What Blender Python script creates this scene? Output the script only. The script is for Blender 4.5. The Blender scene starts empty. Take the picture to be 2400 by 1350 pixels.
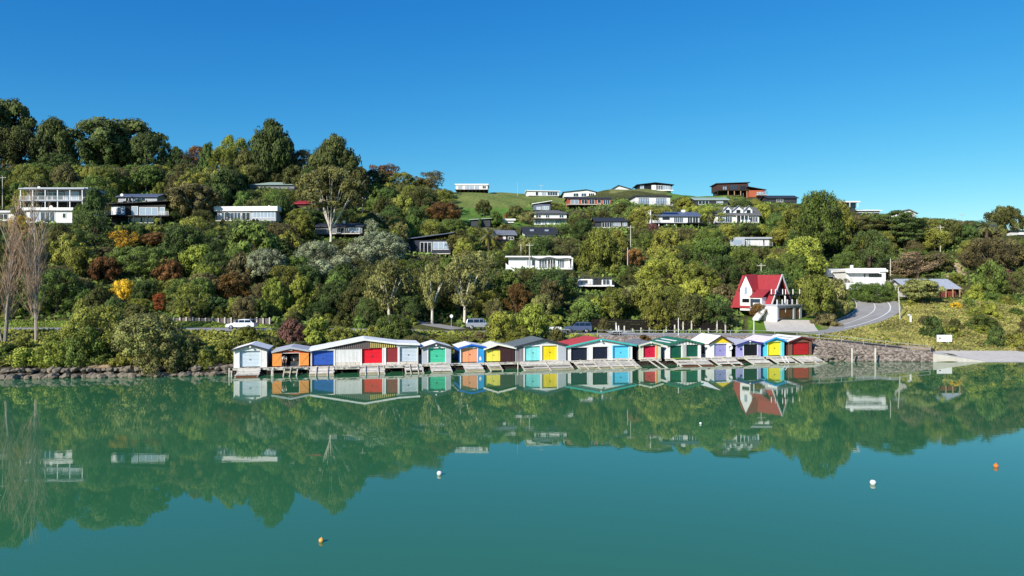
import bpy, math, random
import numpy as np
from mathutils import Vector, Matrix
R = math.radians
# ------------------------------------------------------------------ camera, sky, sun
FPX, CAMH, CX, CY = 1733.0, 10.3, 1200.0, 675.0
scn = bpy.context.scene
col = scn.collection
cam_d = bpy.data.cameras.new('camera'); cam = bpy.data.objects.new('camera', cam_d); col.objects.link(cam)
cam_d.sensor_width = 36; cam_d.lens = 36 * FPX / 2400; cam_d.clip_start = .5; cam_d.clip_end = 5000
cam.location = (0, 0, CAMH); cam.rotation_euler = (R(90), 0, 0); scn.camera = cam
scn.render.engine = 'CYCLES'; scn.render.resolution_x = 1024; scn.render.resolution_y = 576
scn.view_settings.view_transform = 'Standard'; scn.view_settings.look = 'None'
scn.view_settings.exposure = 0.3; scn.view_settings.gamma = 1
SUN_EL, SUN_AZ = 28.0, 218.0          # azimuth measured clockwise from +Y: behind the camera, to the left
world = bpy.data.worlds.new('World'); scn.world = world; world.use_nodes = True
wn = world.node_tree.nodes; wl = world.node_tree.links; wn.clear()
sky = wn.new('ShaderNodeTexSky'); sky.sky_type = 'NISHITA'; sky.sun_disc = False
sky.sun_elevation = R(SUN_EL); sky.sun_rotation = R(SUN_AZ); sky.ozone_density = 3.0; sky.air_density = 1.0; sky.dust_density = .1
sky.altitude = 0
hsv = wn.new('ShaderNodeHueSaturation'); hsv.inputs['Saturation'].default_value = 1.22; hsv.inputs['Value'].default_value = 1.0
bg = wn.new('ShaderNodeBackground'); bg.inputs[1].default_value = 0.13
wo = wn.new('ShaderNodeOutputWorld')
sp = wn.new('ShaderNodeSeparateColor'); cb = wn.new('ShaderNodeCombineColor')   # tone of the clear sky: deeper blue, as the camera saw it
wl.new(sky.outputs[0], hsv.inputs['Color']); wl.new(hsv.outputs[0], sp.inputs[0])
for i_, (k_, p_) in enumerate(((.224, 1.5), (.70, 1.0), (1.665, .6))):
    a_ = wn.new('ShaderNodeMath'); a_.operation = 'POWER'; a_.inputs[1].default_value = p_; b_ = wn.new('ShaderNodeMath'); b_.operation = 'MULTIPLY'; b_.inputs[1].default_value = k_
    wl.new(sp.outputs[i_], a_.inputs[0]); wl.new(a_.outputs[0], b_.inputs[0]); wl.new(b_.outputs[0], cb.inputs[i_])
wl.new(cb.outputs[0], bg.inputs[0]); wl.new(bg.outputs[0], wo.inputs[0])
sun_d = bpy.data.lights.new('sun', 'SUN'); sun_d.energy = 5.0; sun_d.angle = R(.5); sun_d.color = (1, .95, .86)
sun = bpy.data.objects.new('sun', sun_d); col.objects.link(sun)
sd = Vector((math.sin(R(SUN_AZ)) * math.cos(R(SUN_EL)), math.cos(R(SUN_AZ)) * math.cos(R(SUN_EL)), math.sin(R(SUN_EL))))
sun.rotation_euler = sd.to_track_quat('Z', 'Y').to_euler(); sun.location = (-60, -60, 80)

# ------------------------------------------------------------------ helpers
rng = random.Random(7); nr = np.random.RandomState(11)
def W(px, py, D): return Vector(((px - CX) / FPX * D, D, CAMH - (py - CY) * D / FPX))
def zy(D, py): return CAMH - (py - CY) * D / FPX
def ypx(z, D): return CY + (CAMH - z) * FPX / D
def lin(c): return tuple((v / 255 / 12.92) if v / 255 <= .04045 else ((v / 255 + .055) / 1.055) ** 2.4 for v in c)
def tag(o, label=None, cat=None, group=None, kind=None):
    if label: o['label'] = label
    if cat: o['category'] = cat
    if group: o['group'] = group
    if kind: o['kind'] = kind
    return o
def empty(name, loc, rz=0, label=None, cat=None, group=None):
    o = bpy.data.objects.new(name, None); col.objects.link(o); o.location = loc; o.rotation_euler = (0, 0, rz)
    o.empty_display_size = .3
    return tag(o, label, cat, group)
class MB:
    def __init__(s): s.v = []; s.f = []; s.m = Matrix.Identity(4)
    def add(s, vs, fs):
        n = len(s.v); s.v += [tuple(s.m @ Vector(v)) for v in vs]; s.f += [tuple(i + n for i in f) for f in fs]; return s
    def box(s, x0, x1, y0, y1, z0, z1):
        return s.add([(x0,y0,z0),(x1,y0,z0),(x1,y1,z0),(x0,y1,z0),(x0,y0,z1),(x1,y0,z1),(x1,y1,z1),(x0,y1,z1)],
                     [(0,3,2,1),(4,5,6,7),(0,1,5,4),(1,2,6,5),(2,3,7,6),(3,0,4,7)])
    def prism(s, pts, y0, y1):     # pts = (x,z) counterclockwise seen from -y
        n = len(pts); vs = [(x, y0, z) for x, z in pts] + [(x, y1, z) for x, z in pts]
        fs = [tuple(range(n)), tuple(range(2*n-1, n-1, -1))] + [(i, i+n, (i+1) % n + n, (i+1) % n) for i in range(n)]
        return s.add(vs, fs)
    def prism_x(s, pts, x0, x1):   # pts = (y,z)
        n = len(pts); vs = [(x0, y, z) for y, z in pts] + [(x1, y, z) for y, z in pts]
        fs = [tuple(range(n-1, -1, -1)), tuple(range(n, 2*n))] + [(i, (i+1) % n, (i+1) % n + n, i+n) for i in range(n)]
        return s.add(vs, fs)
    def tube(s, p0, p1, r0, r1=None, n=6):
        p0 = Vector(p0); p1 = Vector(p1); r1 = r0 if r1 is None else r1
        d = (p1 - p0)
        if d.length < 1e-6: return s
        q = d.to_track_quat('Z', 'Y'); vs = []
        for p, r in ((p0, r0), (p1, r1)):
            for k in range(n):
                a = 2*math.pi*k/n; vs.append(tuple(p + q @ Vector((r*math.cos(a), r*math.sin(a), 0))))
        return s.add(vs, [(k, (k+1) % n, (k+1) % n + n, k+n) for k in range(n)] + [tuple(range(n-1, -1, -1)), tuple(range(n, 2*n))])
    def bar(s, p0, p1, w, h):      # rectangular bar, h measured upward
        p0 = Vector(p0); p1 = Vector(p1); d = (p1-p0).normalized(); u = Vector((0,0,1))
        a = d.cross(u); a = a.normalized() if a.length > 1e-4 else Vector((1,0,0)); b = a.cross(d).normalized()
        vs = []
        for p in (p0, p1):
            for i, j in ((-1,-1),(1,-1),(1,1),(-1,1)): vs.append(tuple(p + a*(w/2*i) + b*(h/2*j)))
        return s.add(vs, [(0,1,5,4),(1,2,6,5),(2,3,7,6),(3,0,4,7),(3,2,1,0),(4,5,6,7)])
    def blob(s, c, r, sq=(1,1,1), jit=.12, seed=0, sub=1):
        rr = random.Random(seed); t = (1+5**.5)/2
        vs = [Vector(v).normalized() for v in ((-1,t,0),(1,t,0),(-1,-t,0),(1,-t,0),(0,-1,t),(0,1,t),(0,-1,-t),(0,1,-t),(t,0,-1),(t,0,1),(-t,0,-1),(-t,0,1))]
        fs = [(0,11,5),(0,5,1),(0,1,7),(0,7,10),(0,10,11),(1,5,9),(5,11,4),(11,10,2),(10,7,6),(7,1,8),(3,9,4),(3,4,2),(3,2,6),(3,6,8),(3,8,9),(4,9,5),(2,4,11),(6,2,10),(8,6,7),(9,8,1)]
        for _ in range(sub):
            cache = {}; nf = []
            def mid(a, b):
                k = (min(a,b), max(a,b))
                if k not in cache: vs.append(((vs[a]+vs[b])/2).normalized()); cache[k] = len(vs)-1
                return cache[k]
            for a, b, c2 in fs:
                ab, bc, ca = mid(a,b), mid(b,c2), mid(c2,a); nf += [(a,ab,ca),(b,bc,ab),(c2,ca,bc),(ab,bc,ca)]
            fs = nf
        out = [(c[0]+v.x*r*sq[0]*(1+rr.uniform(-jit,jit)), c[1]+v.y*r*sq[1]*(1+rr.uniform(-jit,jit)), c[2]+v.z*r*sq[2]*(1+rr.uniform(-jit,jit))) for v in vs]
        return s.add(out, fs)
    def build(s, name, mat, parent=None, smooth=False):
        me = bpy.data.meshes.new(name); me.from_pydata(s.v, [], s.f); me.update()
        if smooth: me.polygons.foreach_set('use_smooth', [True]*len(me.polygons))
        if mat: me.materials.append(mat)
        o = bpy.data.objects.new(name, me); col.objects.link(o)
        if parent: o.parent = parent
        return o
def np_mesh(name, verts, faces, attrs=None, mat=None, smooth=False):
    me = bpy.data.meshes.new(name); nf, k = faces.shape
    me.vertices.add(len(verts)); me.vertices.foreach_set('co', verts.astype(np.float32).ravel())
    me.loops.add(nf*k); me.loops.foreach_set('vertex_index', faces.astype(np.int32).ravel())
    me.polygons.add(nf); me.polygons.foreach_set('loop_start', np.arange(0, nf*k, k, dtype=np.int32))
    if smooth: me.polygons.foreach_set('use_smooth', np.ones(nf, dtype=bool))
    for an, (ty, data) in (attrs or {}).items():
        a = me.attributes.new(an, ty, 'POINT')
        a.data.foreach_set('value' if ty == 'FLOAT' else 'color', data.astype(np.float32).ravel())
    me.update(calc_edges=True)
    if mat: me.materials.append(mat)
    return me
# ------------------------------------------------------------------ materials
MATS = {}
def mat(name, rgb, rough=.7, spec=.3, var=.12, vscale=1.5, bump=None, bscale=6.0, bstr=.3, metal=0, dirt=0, dirtcol=(70,62,52), island=0):
    if name in MATS: return MATS[name]
    m = bpy.data.materials.new(name); m.use_nodes = True; nt = m.node_tree; n = nt.nodes; l = nt.links
    b = n['Principled BSDF']; b.inputs['Roughness'].default_value = rough; b.inputs['Specular IOR Level'].default_value = spec
    b.inputs['Metallic'].default_value = metal
    c = lin(rgb); tc = n.new('ShaderNodeTexCoord'); no = n.new('ShaderNodeTexNoise'); no.inputs['Scale'].default_value = vscale
    no.inputs['Detail'].default_value = 6; l.new(tc.outputs['Object'], no.inputs['Vector'])
    mx = n.new('ShaderNodeMix'); mx.data_type = 'RGBA'
    mx.inputs['A'].default_value = (*[v*(1-var*2) for v in c], 1); mx.inputs['B'].default_value = (*[min(1, v*(1+var*2)) for v in c], 1)
    l.new(no.outputs['Fac'], mx.inputs['Factor']); out = mx.outputs['Result']
    if dirt:
        n2 = n.new('ShaderNodeTexNoise'); n2.inputs['Scale'].default_value = 2.2; n2.inputs['Detail'].default_value = 9; n2.inputs['Roughness'].default_value = .7
        mp = n.new('ShaderNodeMapping'); mp.inputs['Scale'].default_value = (1, 1, .35); l.new(tc.outputs['Object'], mp.inputs[0]); l.new(mp.outputs[0], n2.inputs['Vector'])
        mr = n.new('ShaderNodeMapRange'); mr.inputs[1].default_value = .5; mr.inputs[2].default_value = .72; mr.inputs[4].default_value = dirt
        l.new(n2.outputs['Fac'], mr.inputs[0]); m3 = n.new('ShaderNodeMix'); m3.data_type = 'RGBA'
        l.new(mr.outputs[0], m3.inputs['Factor']); l.new(out, m3.inputs['A']); m3.inputs['B'].default_value = (*lin(dirtcol), 1); out = m3.outputs['Result']
    if island:
        ge = n.new('ShaderNodeNewGeometry'); r1 = n.new('ShaderNodeMapRange'); r1.inputs[3].default_value = 1-island; r1.inputs[4].default_value = 1+island*.45; l.new(ge.outputs['Random Per Island'], r1.inputs[0])
        hv = n.new('ShaderNodeHueSaturation'); l.new(r1.outputs[0], hv.inputs['Value']); l.new(out, hv.inputs['Color']); out = hv.outputs[0]
    l.new(out, b.inputs['Base Color'])
    if bump:
        bp = n.new('ShaderNodeBump'); bp.inputs['Strength'].default_value = bstr; bp.inputs['Distance'].default_value = .05
        if bump == 'noise':
            w = n.new('ShaderNodeTexNoise'); w.inputs['Scale'].default_value = bscale; w.inputs['Detail'].default_value = 8; l.new(tc.outputs['Object'], w.inputs['Vector']); l.new(w.outputs['Fac'], bp.inputs['Height'])
        else:
            w = n.new('ShaderNodeTexWave'); w.bands_direction = {'v': 'X', 'h': 'Z', 'y': 'Y'}[bump]; w.inputs['Scale'].default_value = bscale
            w.inputs['Distortion'].default_value = 0; l.new(tc.outputs['Object'], w.inputs['Vector']); l.new(w.outputs['Fac'], bp.inputs['Height'])
        l.new(bp.outputs[0], b.inputs['Normal'])
    MATS[name] = m; return m
def leafmat(name, rgb, spread=.58, trans=.14):
    if name in MATS: return MATS[name]
    m = bpy.data.materials.new(name); m.use_nodes = True; nt = m.node_tree; n = nt.nodes; l = nt.links; n.clear()
    o = n.new('ShaderNodeOutputMaterial'); at = n.new('ShaderNodeAttribute'); at.attribute_name = 'tint'
    c = rgb; mx = n.new('ShaderNodeMix'); mx.data_type = 'RGBA'
    mx.inputs['A'].default_value = (c[0]*(1-spread), c[1]*(1-spread), c[2]*(1-spread), 1)
    mx.inputs['B'].default_value = (c[0]*(1+spread*1.35), c[1]*(1+spread*1.2), c[2]*(1+spread*.8), 1)
    l.new(at.outputs['Fac'], mx.inputs['Factor'])
    oi = n.new('ShaderNodeObjectInfo'); h = n.new('ShaderNodeHueSaturation')
    mr = n.new('ShaderNodeMapRange'); mr.inputs[3].default_value = .486; mr.inputs[4].default_value = .514; l.new(oi.outputs['Random'], mr.inputs[0]); l.new(mr.outputs[0], h.inputs['Hue'])
    m2 = n.new('ShaderNodeMath'); m2.operation = 'MULTIPLY'; m2.inputs[1].default_value = 7.31; l.new(oi.outputs['Random'], m2.inputs[0])
    m3 = n.new('ShaderNodeMath'); m3.operation = 'FRACT'; l.new(m2.outputs[0], m3.inputs[0])
    mr2 = n.new('ShaderNodeMapRange'); mr2.inputs[3].default_value = .75; mr2.inputs[4].default_value = 1.3; l.new(m3.outputs[0], mr2.inputs[0]); l.new(mr2.outputs[0], h.inputs['Value'])
    l.new(mx.outputs['Result'], h.inputs['Color'])
    d = n.new('ShaderNodeBsdfDiffuse'); t = n.new('ShaderNodeBsdfTranslucent'); l.new(h.outputs[0], d.inputs[0]); l.new(h.outputs[0], t.inputs[0])
    ms = n.new('ShaderNodeMixShader'); ms.inputs[0].default_value = trans; l.new(d.outputs[0], ms.inputs[1]); l.new(t.outputs[0], ms.inputs[2])
    gl = n.new('ShaderNodeBsdfGlossy'); gl.inputs['Roughness'].default_value = .45; gl.inputs[0].default_value = (.9, .9, .9, 1)
    fr = n.new('ShaderNodeFresnel'); fr.inputs[0].default_value = 1.08; mg = n.new('ShaderNodeMixShader')
    l.new(fr.outputs[0], mg.inputs[0]); l.new(ms.outputs[0], mg.inputs[1]); l.new(gl.outputs[0], mg.inputs[2]); l.new(mg.outputs[0], o.inputs[0])
    MATS[name] = m; return m
G = {}
G['olive'] = leafmat('foliage_olive', (0.190, 0.206, 0.046))
G['green'] = leafmat('foliage_green', (0.108, 0.158, 0.040))
G['deep'] = leafmat('foliage_deep_green', (0.069, 0.106, 0.034))
G['dark'] = leafmat('foliage_dark_olive', (0.098, 0.104, 0.036))
G['brownish'] = leafmat('foliage_brown_olive', (0.127, 0.115, 0.052))
G['lime'] = leafmat('foliage_yellow_green', (0.231, 0.264, 0.049))
G['silver'] = leafmat('foliage_silver_grey', (0.228, 0.256, 0.163))
G['rust'] = leafmat('foliage_rust', (.185, .105, .04))
G['gold'] = leafmat('foliage_gold', (0.641, 0.444, 0.049))
G['tan'] = leafmat('foliage_tan_twigs', (0.345, 0.271, 0.160))
G['red'] = leafmat('foliage_red', (0.419, 0.111, 0.049))
G['plum'] = leafmat('foliage_plum', (0.172, 0.081, 0.074))
G['gum'] = leafmat('foliage_gum_green', (0.202, 0.207, 0.075))
G['pine'] = leafmat('foliage_pine_green', (0.083, 0.105, 0.038))
CNAME = dict(pine='dark green', olive='olive green', green='mid green', deep='deep green', dark='dark olive', brownish='brownish olive', lime='yellow-green',
             silver='silvery grey-green', rust='rusty brown', gold='golden yellow', tan='pale tan', red='red-leaved', plum='dark plum', gum='grey-green')
M = dict(
 white=mat('white_paint', (232,230,226), .55, .3, .04, 2, dirt=.3, dirtcol=(150,145,138)), whitew=mat('white_wall', (228,226,222), .7, .2, .05, 1, 'h', 9, .15, dirt=.35, dirtcol=(160,152,140)),
 offw=mat('off_white_boards', (205,203,196), .7, .2, .05, 1.5, 'v', 5, .35, dirt=.35, dirtcol=(130,122,110)),
 palegrey=mat('pale_grey_wall', (176,180,186), .7, .2, .06, 1.5, 'v', 5, .3, dirt=.2, dirtcol=(120,116,112)), grey=mat('grey_wall', (120,122,124), .7), dgrey=mat('dark_grey', (58,60,64), .6),
 black=mat('black_paint', (22,23,27), .5), navy=mat('navy_dark', (28,36,52), .6), brown=mat('brown_cladding', (76,50,44), .7, bump='v', bscale=4),
 brick=mat('orange_brick', (176,96,68), .85, .1, .12, 6), tanw=mat('tan_wall', (170,140,112), .8), cream=mat('cream', (222,214,168), .7, dirt=.2),
 glass=mat('window_glass', (52,66,82), .06, .9, .1), glassl=mat('window_glass_with_curtains', (150,165,180), .12, .8, .12, 3), glassd=mat('dark_glass', (22,26,34), .06, .9),
 roofw=mat('white_roof_iron', (236,235,232), .75, .15, .03, 1, 'v', 10, .12, dirt=.15, dirtcol=(150,146,140)), roofg=mat('grey_roof_iron', (128,130,134), .55, .4, .06, 1, 'v', 8, .4),
 roofd=mat('dark_roof', (52,54,60), .6, .3, .08), roofb=mat('blue_grey_roof', (92,102,126), .5, .4, .06, 1, 'v', 6, .4), roofgr=mat('pale_green_roof', (160,178,164), .5, .4, .06, 1, 'v', 6, .4),
 rooftile=mat('grey_tile_roof', (112,112,112), .8, .1, .12, 5, 'y', 7, .6), roofl=mat('lilac_grey_roof', (182,182,190), .7, .2, .07, 1, 'v', 8, .15, dirt=.2, dirtcol=(130,122,114)),
 timber=mat('weathered_timber', (208,201,188), .9, .1, .14, 3, 'noise', 14, .5, dirt=.7, dirtcol=(104,86,68), island=.38), timberd=mat('dark_wet_timber', (58,48,38), .8, .2, .25, 3), timberg=mat('grey_green_timber', (168,160,128), .85, .1, .2, 2, dirt=.7, dirtcol=(66,54,40), island=.4),
 concrete=mat('concrete', (200,192,180), .9, .1, .08, .8, dirt=.25), asphalt=mat('asphalt', (156,153,149), .95, .1, .16, .5, dirt=.35, dirtcol=(112,108,104)), paintline=mat('road_paint', (225,225,220), .7),
 steel=mat('galvanised_steel', (170,172,172), .45, .5, .06), pole=mat('pole_concrete', (188,182,168), .9, .1, .08), tyre=mat('tyre', (20,20,21), .9, .1), rim=mat('wheel_rim', (150,152,156), .35, .5, metal=.6),
 bark=mat('bark', (92,80,66), .95, .05, .2, 3), barkp=mat('pale_bark', (214,204,188), .85, .1, .12, 1.2, dirt=.3, dirtcol=(130,118,100)), barkg=mat('grey_bark', (158,146,134), .95, .05, .12, 3),
 rock=mat('grey_rock', (126,116,102), .95, .1, .22, 1.3, 'noise', 5, .6, dirt=.3, dirtcol=(60,54,48)), rockd=mat('dark_wall_stone', (142,130,120), .95, .1, .3, 3.5, 'noise', 6, .6, dirt=.4, dirtcol=(62,52,50), island=.55), redroof=mat('deep_red_roof', (150,44,50), .6, .3, .1, 2),
)
# ------------------------------------------------------------------ terrain height
SHO = [(-900,80),(0,83.5),(300,85.5),(500,87),(545,88.5),(600,87.3),(900,90.6),(1200,94.1),(1500,97.9),(1700,100.6),(1850,102.7),(1905,104.0),(1960,104.5),(2190,103.2),(2400,102.5),(3000,102)]
COLS = {
 -900: [(70,-2.5),(80,-.1),(84,1.2),(104,4),(116,4.2),(130,9),(165,26),(210,42),(250,46),(320,44),(600,20)],
 0: [(75,-2.5),(83.5,-.15),(86.5,1.1),(92,2.0),(105,3.9),(116,4.1),(130,8.5),(150,17),(165,zy(165,520)),(200,38),(225,zy(225,412)),(250,46),(320,42),(600,20)],
 500: [(78,-2.5),(87,-.15),(90,1.2),(95,2.0),(106,3.9),(117,4.1),(132,8.5),(150,16.5),(165,zy(165,522)),(200,37),(228,zy(228,415)),(250,46),(320,42),(600,20)],
 600: [(86,-2.5),(91.5,-.15),(95,1.5),(100,2.6),(107,3.8),(118,4.0),(132,8.5),(150,16.5),(165,zy(165,525)),(200,36),(232,zy(232,422)),(255,45.5),(320,40),(600,20)],
 900: [(90,-2.5),(95.4,-.15),(99,1.5),(106,2.7),(112,3.5),(123,3.7),(140,8.5),(165,18.5),(190,zy(190,535)),(235,zy(235,432)),(260,45),(320,40),(600,20)],
 1060: [(92,-2.5),(97.4,-.15),(101,1.3),(108,2.7),(114,3.4),(126,3.6),(142,9),(160,15),(185,23.5),(205,zy(205,517)),(250,zy(250,455)),(262,zy(262,447)),(330,38),(600,15)],
 1250: [(94,-2.5),(99.6,-.15),(103,1.0),(111,3.0),(124,3.3),(138,8),(158,zy(158,635)),(170,18),(185,zy(185,565)),(200,zy(200,527)),(248,zy(248,462)),(262,zy(262,453)),(330,38),(600,15)],
 1500: [(97,-2.5),(102.8,-.15),(106,.8),(110,2.6),(123,2.9),(132,5),(150,zy(150,680)),(168,zy(168,600)),(183,zy(183,545)),(215,zy(215,490)),(255,zy(255,448)),(275,44.6),(330,38),(600,15)],
 1700: [(99,-2.5),(105.4,-.15),(108,1.0),(111,2.65),(122,2.9),(132,4.5),(148,zy(148,668)),(165,zy(165,600)),(186,zy(186,532)),(215,zy(215,485)),(240,zy(240,462)),(260,42),(330,35),(600,12)],
 1850: [(101,-2.5),(107,-.15),(110,2.6),(119,2.9),(130,4.6),(134,5),(145,8),(160,zy(160,630)),(180,22),(205,31),(225,35),(250,36),(330,30),(600,12)],
 1960: [(99,-2.5),(104.5,-.1),(107,2.3),(112,2.7),(125,3.9),(134,5.4),(150,9),(160,13),(178,zy(178,565)),(200,27),(220,30.5),(250,31),(330,26),(600,10)],
 2100: [(98,-2.5),(103.7,-.1),(105.6,1.4),(109,1.5),(122,3.2),(134,5.7),(142,7.8),(150,10.7),(165,zy(165,605)),(180,21.5),(195,25.5),(215,27),(250,26),(600,10)],
 2250: [(96,-2.5),(103,-.1),(108,.8),(114,1.3),(135,zy(135,725)),(146,9),(155,13),(165,17),(180,22),(195,24.5),(215,25),(250,23),(600,8)],
 2400: [(96,-2.5),(102.5,-.1),(110,.9),(114,1.2),(130,zy(130,765)),(145,8),(158,zy(158,635)),(172,18.5),(188,22),(205,22.5),(250,20),(600,8)],
 3000: [(96,-2.5),(102,-.1),(110,1),(114,1.3),(130,4),(160,13),(190,20),(210,21),(250,19),(600,8)]}
for _c in (600, 900, 1060, 1250, 1500, 1700, 1850):
    _r = 95.4/(1-.22*(_c-CX)/FPX); COLS[_c] = [(_r-5,-2.5),(_r-1.3,-.15),(_r,.35),(_r+5.8,.5)]+[k for k in COLS[_c][3:] if k[0] > _r+6.5]
_cp = np.array(sorted(COLS)); _sx = np.array([a for a, b in SHO]); _sy = np.array([b for a, b in SHO])
def shoreD(px): return np.interp(px, _sx, _sy)
def base_h(X, Y):
    px = np.clip(X / np.maximum(Y, 1) * FPX + CX, -900, 3000); s = Y - shoreD(px)
    zs = np.stack([np.interp(s, [d - shoreD(c) for d, z in COLS[c]], [z for d, z in COLS[c]]) for c in _cp])
    k = np.clip(np.searchsorted(_cp, px, side='right') - 1, 0, len(_cp) - 2)
    t = (px - _cp[k]) / (_cp[k+1] - _cp[k]); t = t*t*(3-2*t)
    z = np.take_along_axis(zs, k[None], 0)[0] * (1-t) + np.take_along_axis(zs, k[None]+1, 0)[0] * t
    amp = np.clip((s-36) / 30, 0, 1)
    return z + amp * (.9*np.sin(X*.11+Y*.05) * np.cos(Y*.09-X*.03) + .35*np.sin(X*.43)*np.sin(Y*.37+1))
PADS = []; ROADS = []
def catmull(P, n=10):
    P = [Vector(p) for p in P]; P = [P[0]*2-P[1]] + P + [P[-1]*2-P[-2]]; out = []
    for i in range(1, len(P)-2):
        a, b, c, d = P[i-1:i+3]
        for k in range(n):
            t = k/n; out.append(.5*((2*b) + (c-a)*t + (2*a-5*b+4*c-d)*t*t + (3*b-a-3*c+d)*t**3))
    return out + [P[-2]]
def rp(px, D, z): return ((px-CX)/FPX*D, D, z)
main_c = catmull([rp(-900,112,4.1),rp(0,111.5,4.1),rp(300,111.5,4.1),rp(600,112.5,4.0),rp(900,117,3.65),rp(1100,119.0,3.4),rp(1300,118,3.1),rp(1500,117,2.95),rp(1750,115.5,2.95),rp(1870,117.5,3.1),rp(1960,124,3.8),rp(2026,131,4.9),rp(2058,138,6.3),rp(2048,146,7.9),rp(2000,152,9.2),rp(1940,156,10.2),rp(1880,161,11.5)])
def mainw(p):
    px = p.x/p.y*FPX+CX
    return float(np.interp(px, [0,850,1000,1700,1850,1960], [9,8.6,10,9.5,8,7])) if p.y < 128 else 7.5
walk_c = catmull([rp(1760,111.6,2.95),rp(1900,109,2.7),rp(2050,107.4,1.85),rp(2195,106.4,.95)])
hill_c = catmull([rp(1075,121.5,3.6),rp(1010,124.5,4.2),rp(950,127,4.9),rp(860,132,6.2)])
drive_c = catmull([rp(1858,120,3.25),rp(1851,125,3.9),rp(1846,129.5,4.75)])
branch_c = catmull([rp(2045,148,8.4),rp(2072,153,9.9),rp(2095,160,12)])
ROADS += [(main_c, mainw), (walk_c, lambda p: 2.6), (hill_c, lambda p: 4.5), (drive_c, lambda p: 8.5), (branch_c, lambda p: 4)]
def apron(px, D): return np.interp(D, [100,103.2,113,116], [-.5,-.02,1.1,1.15])
def height(X, Y, grid=False):
    X = np.atleast_1d(np.asarray(X, float)); Y = np.atleast_1d(np.asarray(Y, float)); z = base_h(X, Y)
    px = X / np.maximum(Y, 1) * FPX + CX
    for (cx, cy, r, zz) in PADS:
        d = np.hypot(X-cx, Y-cy); w = np.clip(1-(d-r)/3.5, 0, 1); w = w*w*(3-2*w); z = z*(1-w)+zz*w
    m = (px > 2190) & (Y > 100) & (Y < 113.6); z = np.where(m, apron(px, Y)-.07, z)
    for pts, wf in ROADS:
        best = np.full(X.shape, 1e9); bz = np.zeros(X.shape); bw = np.ones(X.shape)
        for a, b in zip(pts[:-1], pts[1:]):
            dx, dy = b.x-a.x, b.y-a.y; L = dx*dx+dy*dy
            t = np.clip(((X-a.x)*dx+(Y-a.y)*dy)/L, 0, 1); d = np.hypot(X-a.x-t*dx, Y-a.y-t*dy); k = d < best
            best = np.where(k, d, best); bz = np.where(k, a.z+(b.z-a.z)*t, bz); bw = np.where(k, wf(a)/2, bw)
        w = np.clip(1-(best-bw-.5)/2.2, 0, 1); w = w*w*(3-2*w); z = z*(1-w)+(bz-.07)*w
    return z
GRID = None
def H1(x, y):
    if GRID is None: return float(height([x], [y])[0])
    us_, Ds_, Z_ = GRID; u = min(max(x/y, us_[0]+1e-6), us_[-1]-1e-6); i = int(np.searchsorted(us_, u))-1; j = min(max(int(np.searchsorted(Ds_, y))-1, 0), len(Ds_)-2); a = (u-us_[i])/(us_[i+1]-us_[i]); b = (y-Ds_[j])/(Ds_[j+1]-Ds_[j])
    return float((Z_[j,i]*(1-a)+Z_[j,i+1]*a)*(1-b)+(Z_[j+1,i]*(1-a)+Z_[j+1,i+1]*a)*b)
_Ds = np.arange(84, 330, .4)
def hit(px, py):
    X = (px-CX)/FPX*_Ds; g = height(X, _Ds) if GRID is None else np.array([H1(a, b) for a, b in zip(X, _Ds)]); r = zy(_Ds, py)
    k = np.argmax((g >= r) & (_Ds > shoreD(px)+.5)); D = float(_Ds[k]) if (g >= r).any() else 260.
    return D
def pt(px, py, dD=0):
    D = hit(px, py)+dD; x = (px-CX)/FPX*D; return Vector((x, D, H1(x, D)))
# ------------------------------------------------------------------ bookkeeping for planting
CLEAR = []      # (x0,x1,ytop,ybase,D) picture boxes of things trees must not hide
LAND = []       # (short name, px, py)
def clear(x0, x1, y0, y1, D, land=None):
    CLEAR.append((x0, x1, y0, y1, D))
    if land: LAND.append((land, (x0+x1)/2, (y0+y1)/2))
# ------------------------------------------------------------------ generic hillside house
def windows(root, lst, w, h, wallname='wall', y=0):
    for q in lst:
        fx0, fx1, fz0, fz1 = q[:4]; gm = M[q[4]] if len(q) > 4 else M['glass']; n = q[5] if len(q) > 5 else 2; fm = M[q[6]] if len(q) > 6 else M['white']
        x0, x1, z0, z1 = -w/2+fx0*w, -w/2+fx1*w, fz0*h, fz1*h
        f = MB(); t = .09; f.box(x0-t, x1+t, y-.08, y-.003, z1, z1+t); f.box(x0-t, x1+t, y-.08, y-.003, z0-t, z0)
        xs = [x0-t]+[x0+(x1-x0)*k/n-t/2 for k in range(1, n)]+[x1]
        for xx in xs: f.box(xx, xx+t, y-.075, y-.003, z0, z1)
        fo = f.build('window', fm, root); MB().box(x0, x1, y-.035, y-.004, z0, z1).build('pane', gm, fo)
def railing(mb, x0, x1, y, z, h=1.0, n=None, vert=True):
    n = n or max(2, int((x1-x0)/1.4)); mb.box(x0, x1, y-.03, y+.03, z+h-.05, z+h); mb.box(x0, x1, y-.02, y+.02, z+.1, z+.14)
    for k in range(n+1): xx = x0+(x1-x0-.06)*k/n; mb.box(xx, xx+.06, y-.035, y+.035, z, z+h-.051)
    if vert:
        mb.box(x0, x1, y-.015, y+.015, z+h*.4, z+h*.44); mb.box(x0, x1, y-.015, y+.015, z+h*.68, z+h*.72)
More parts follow.
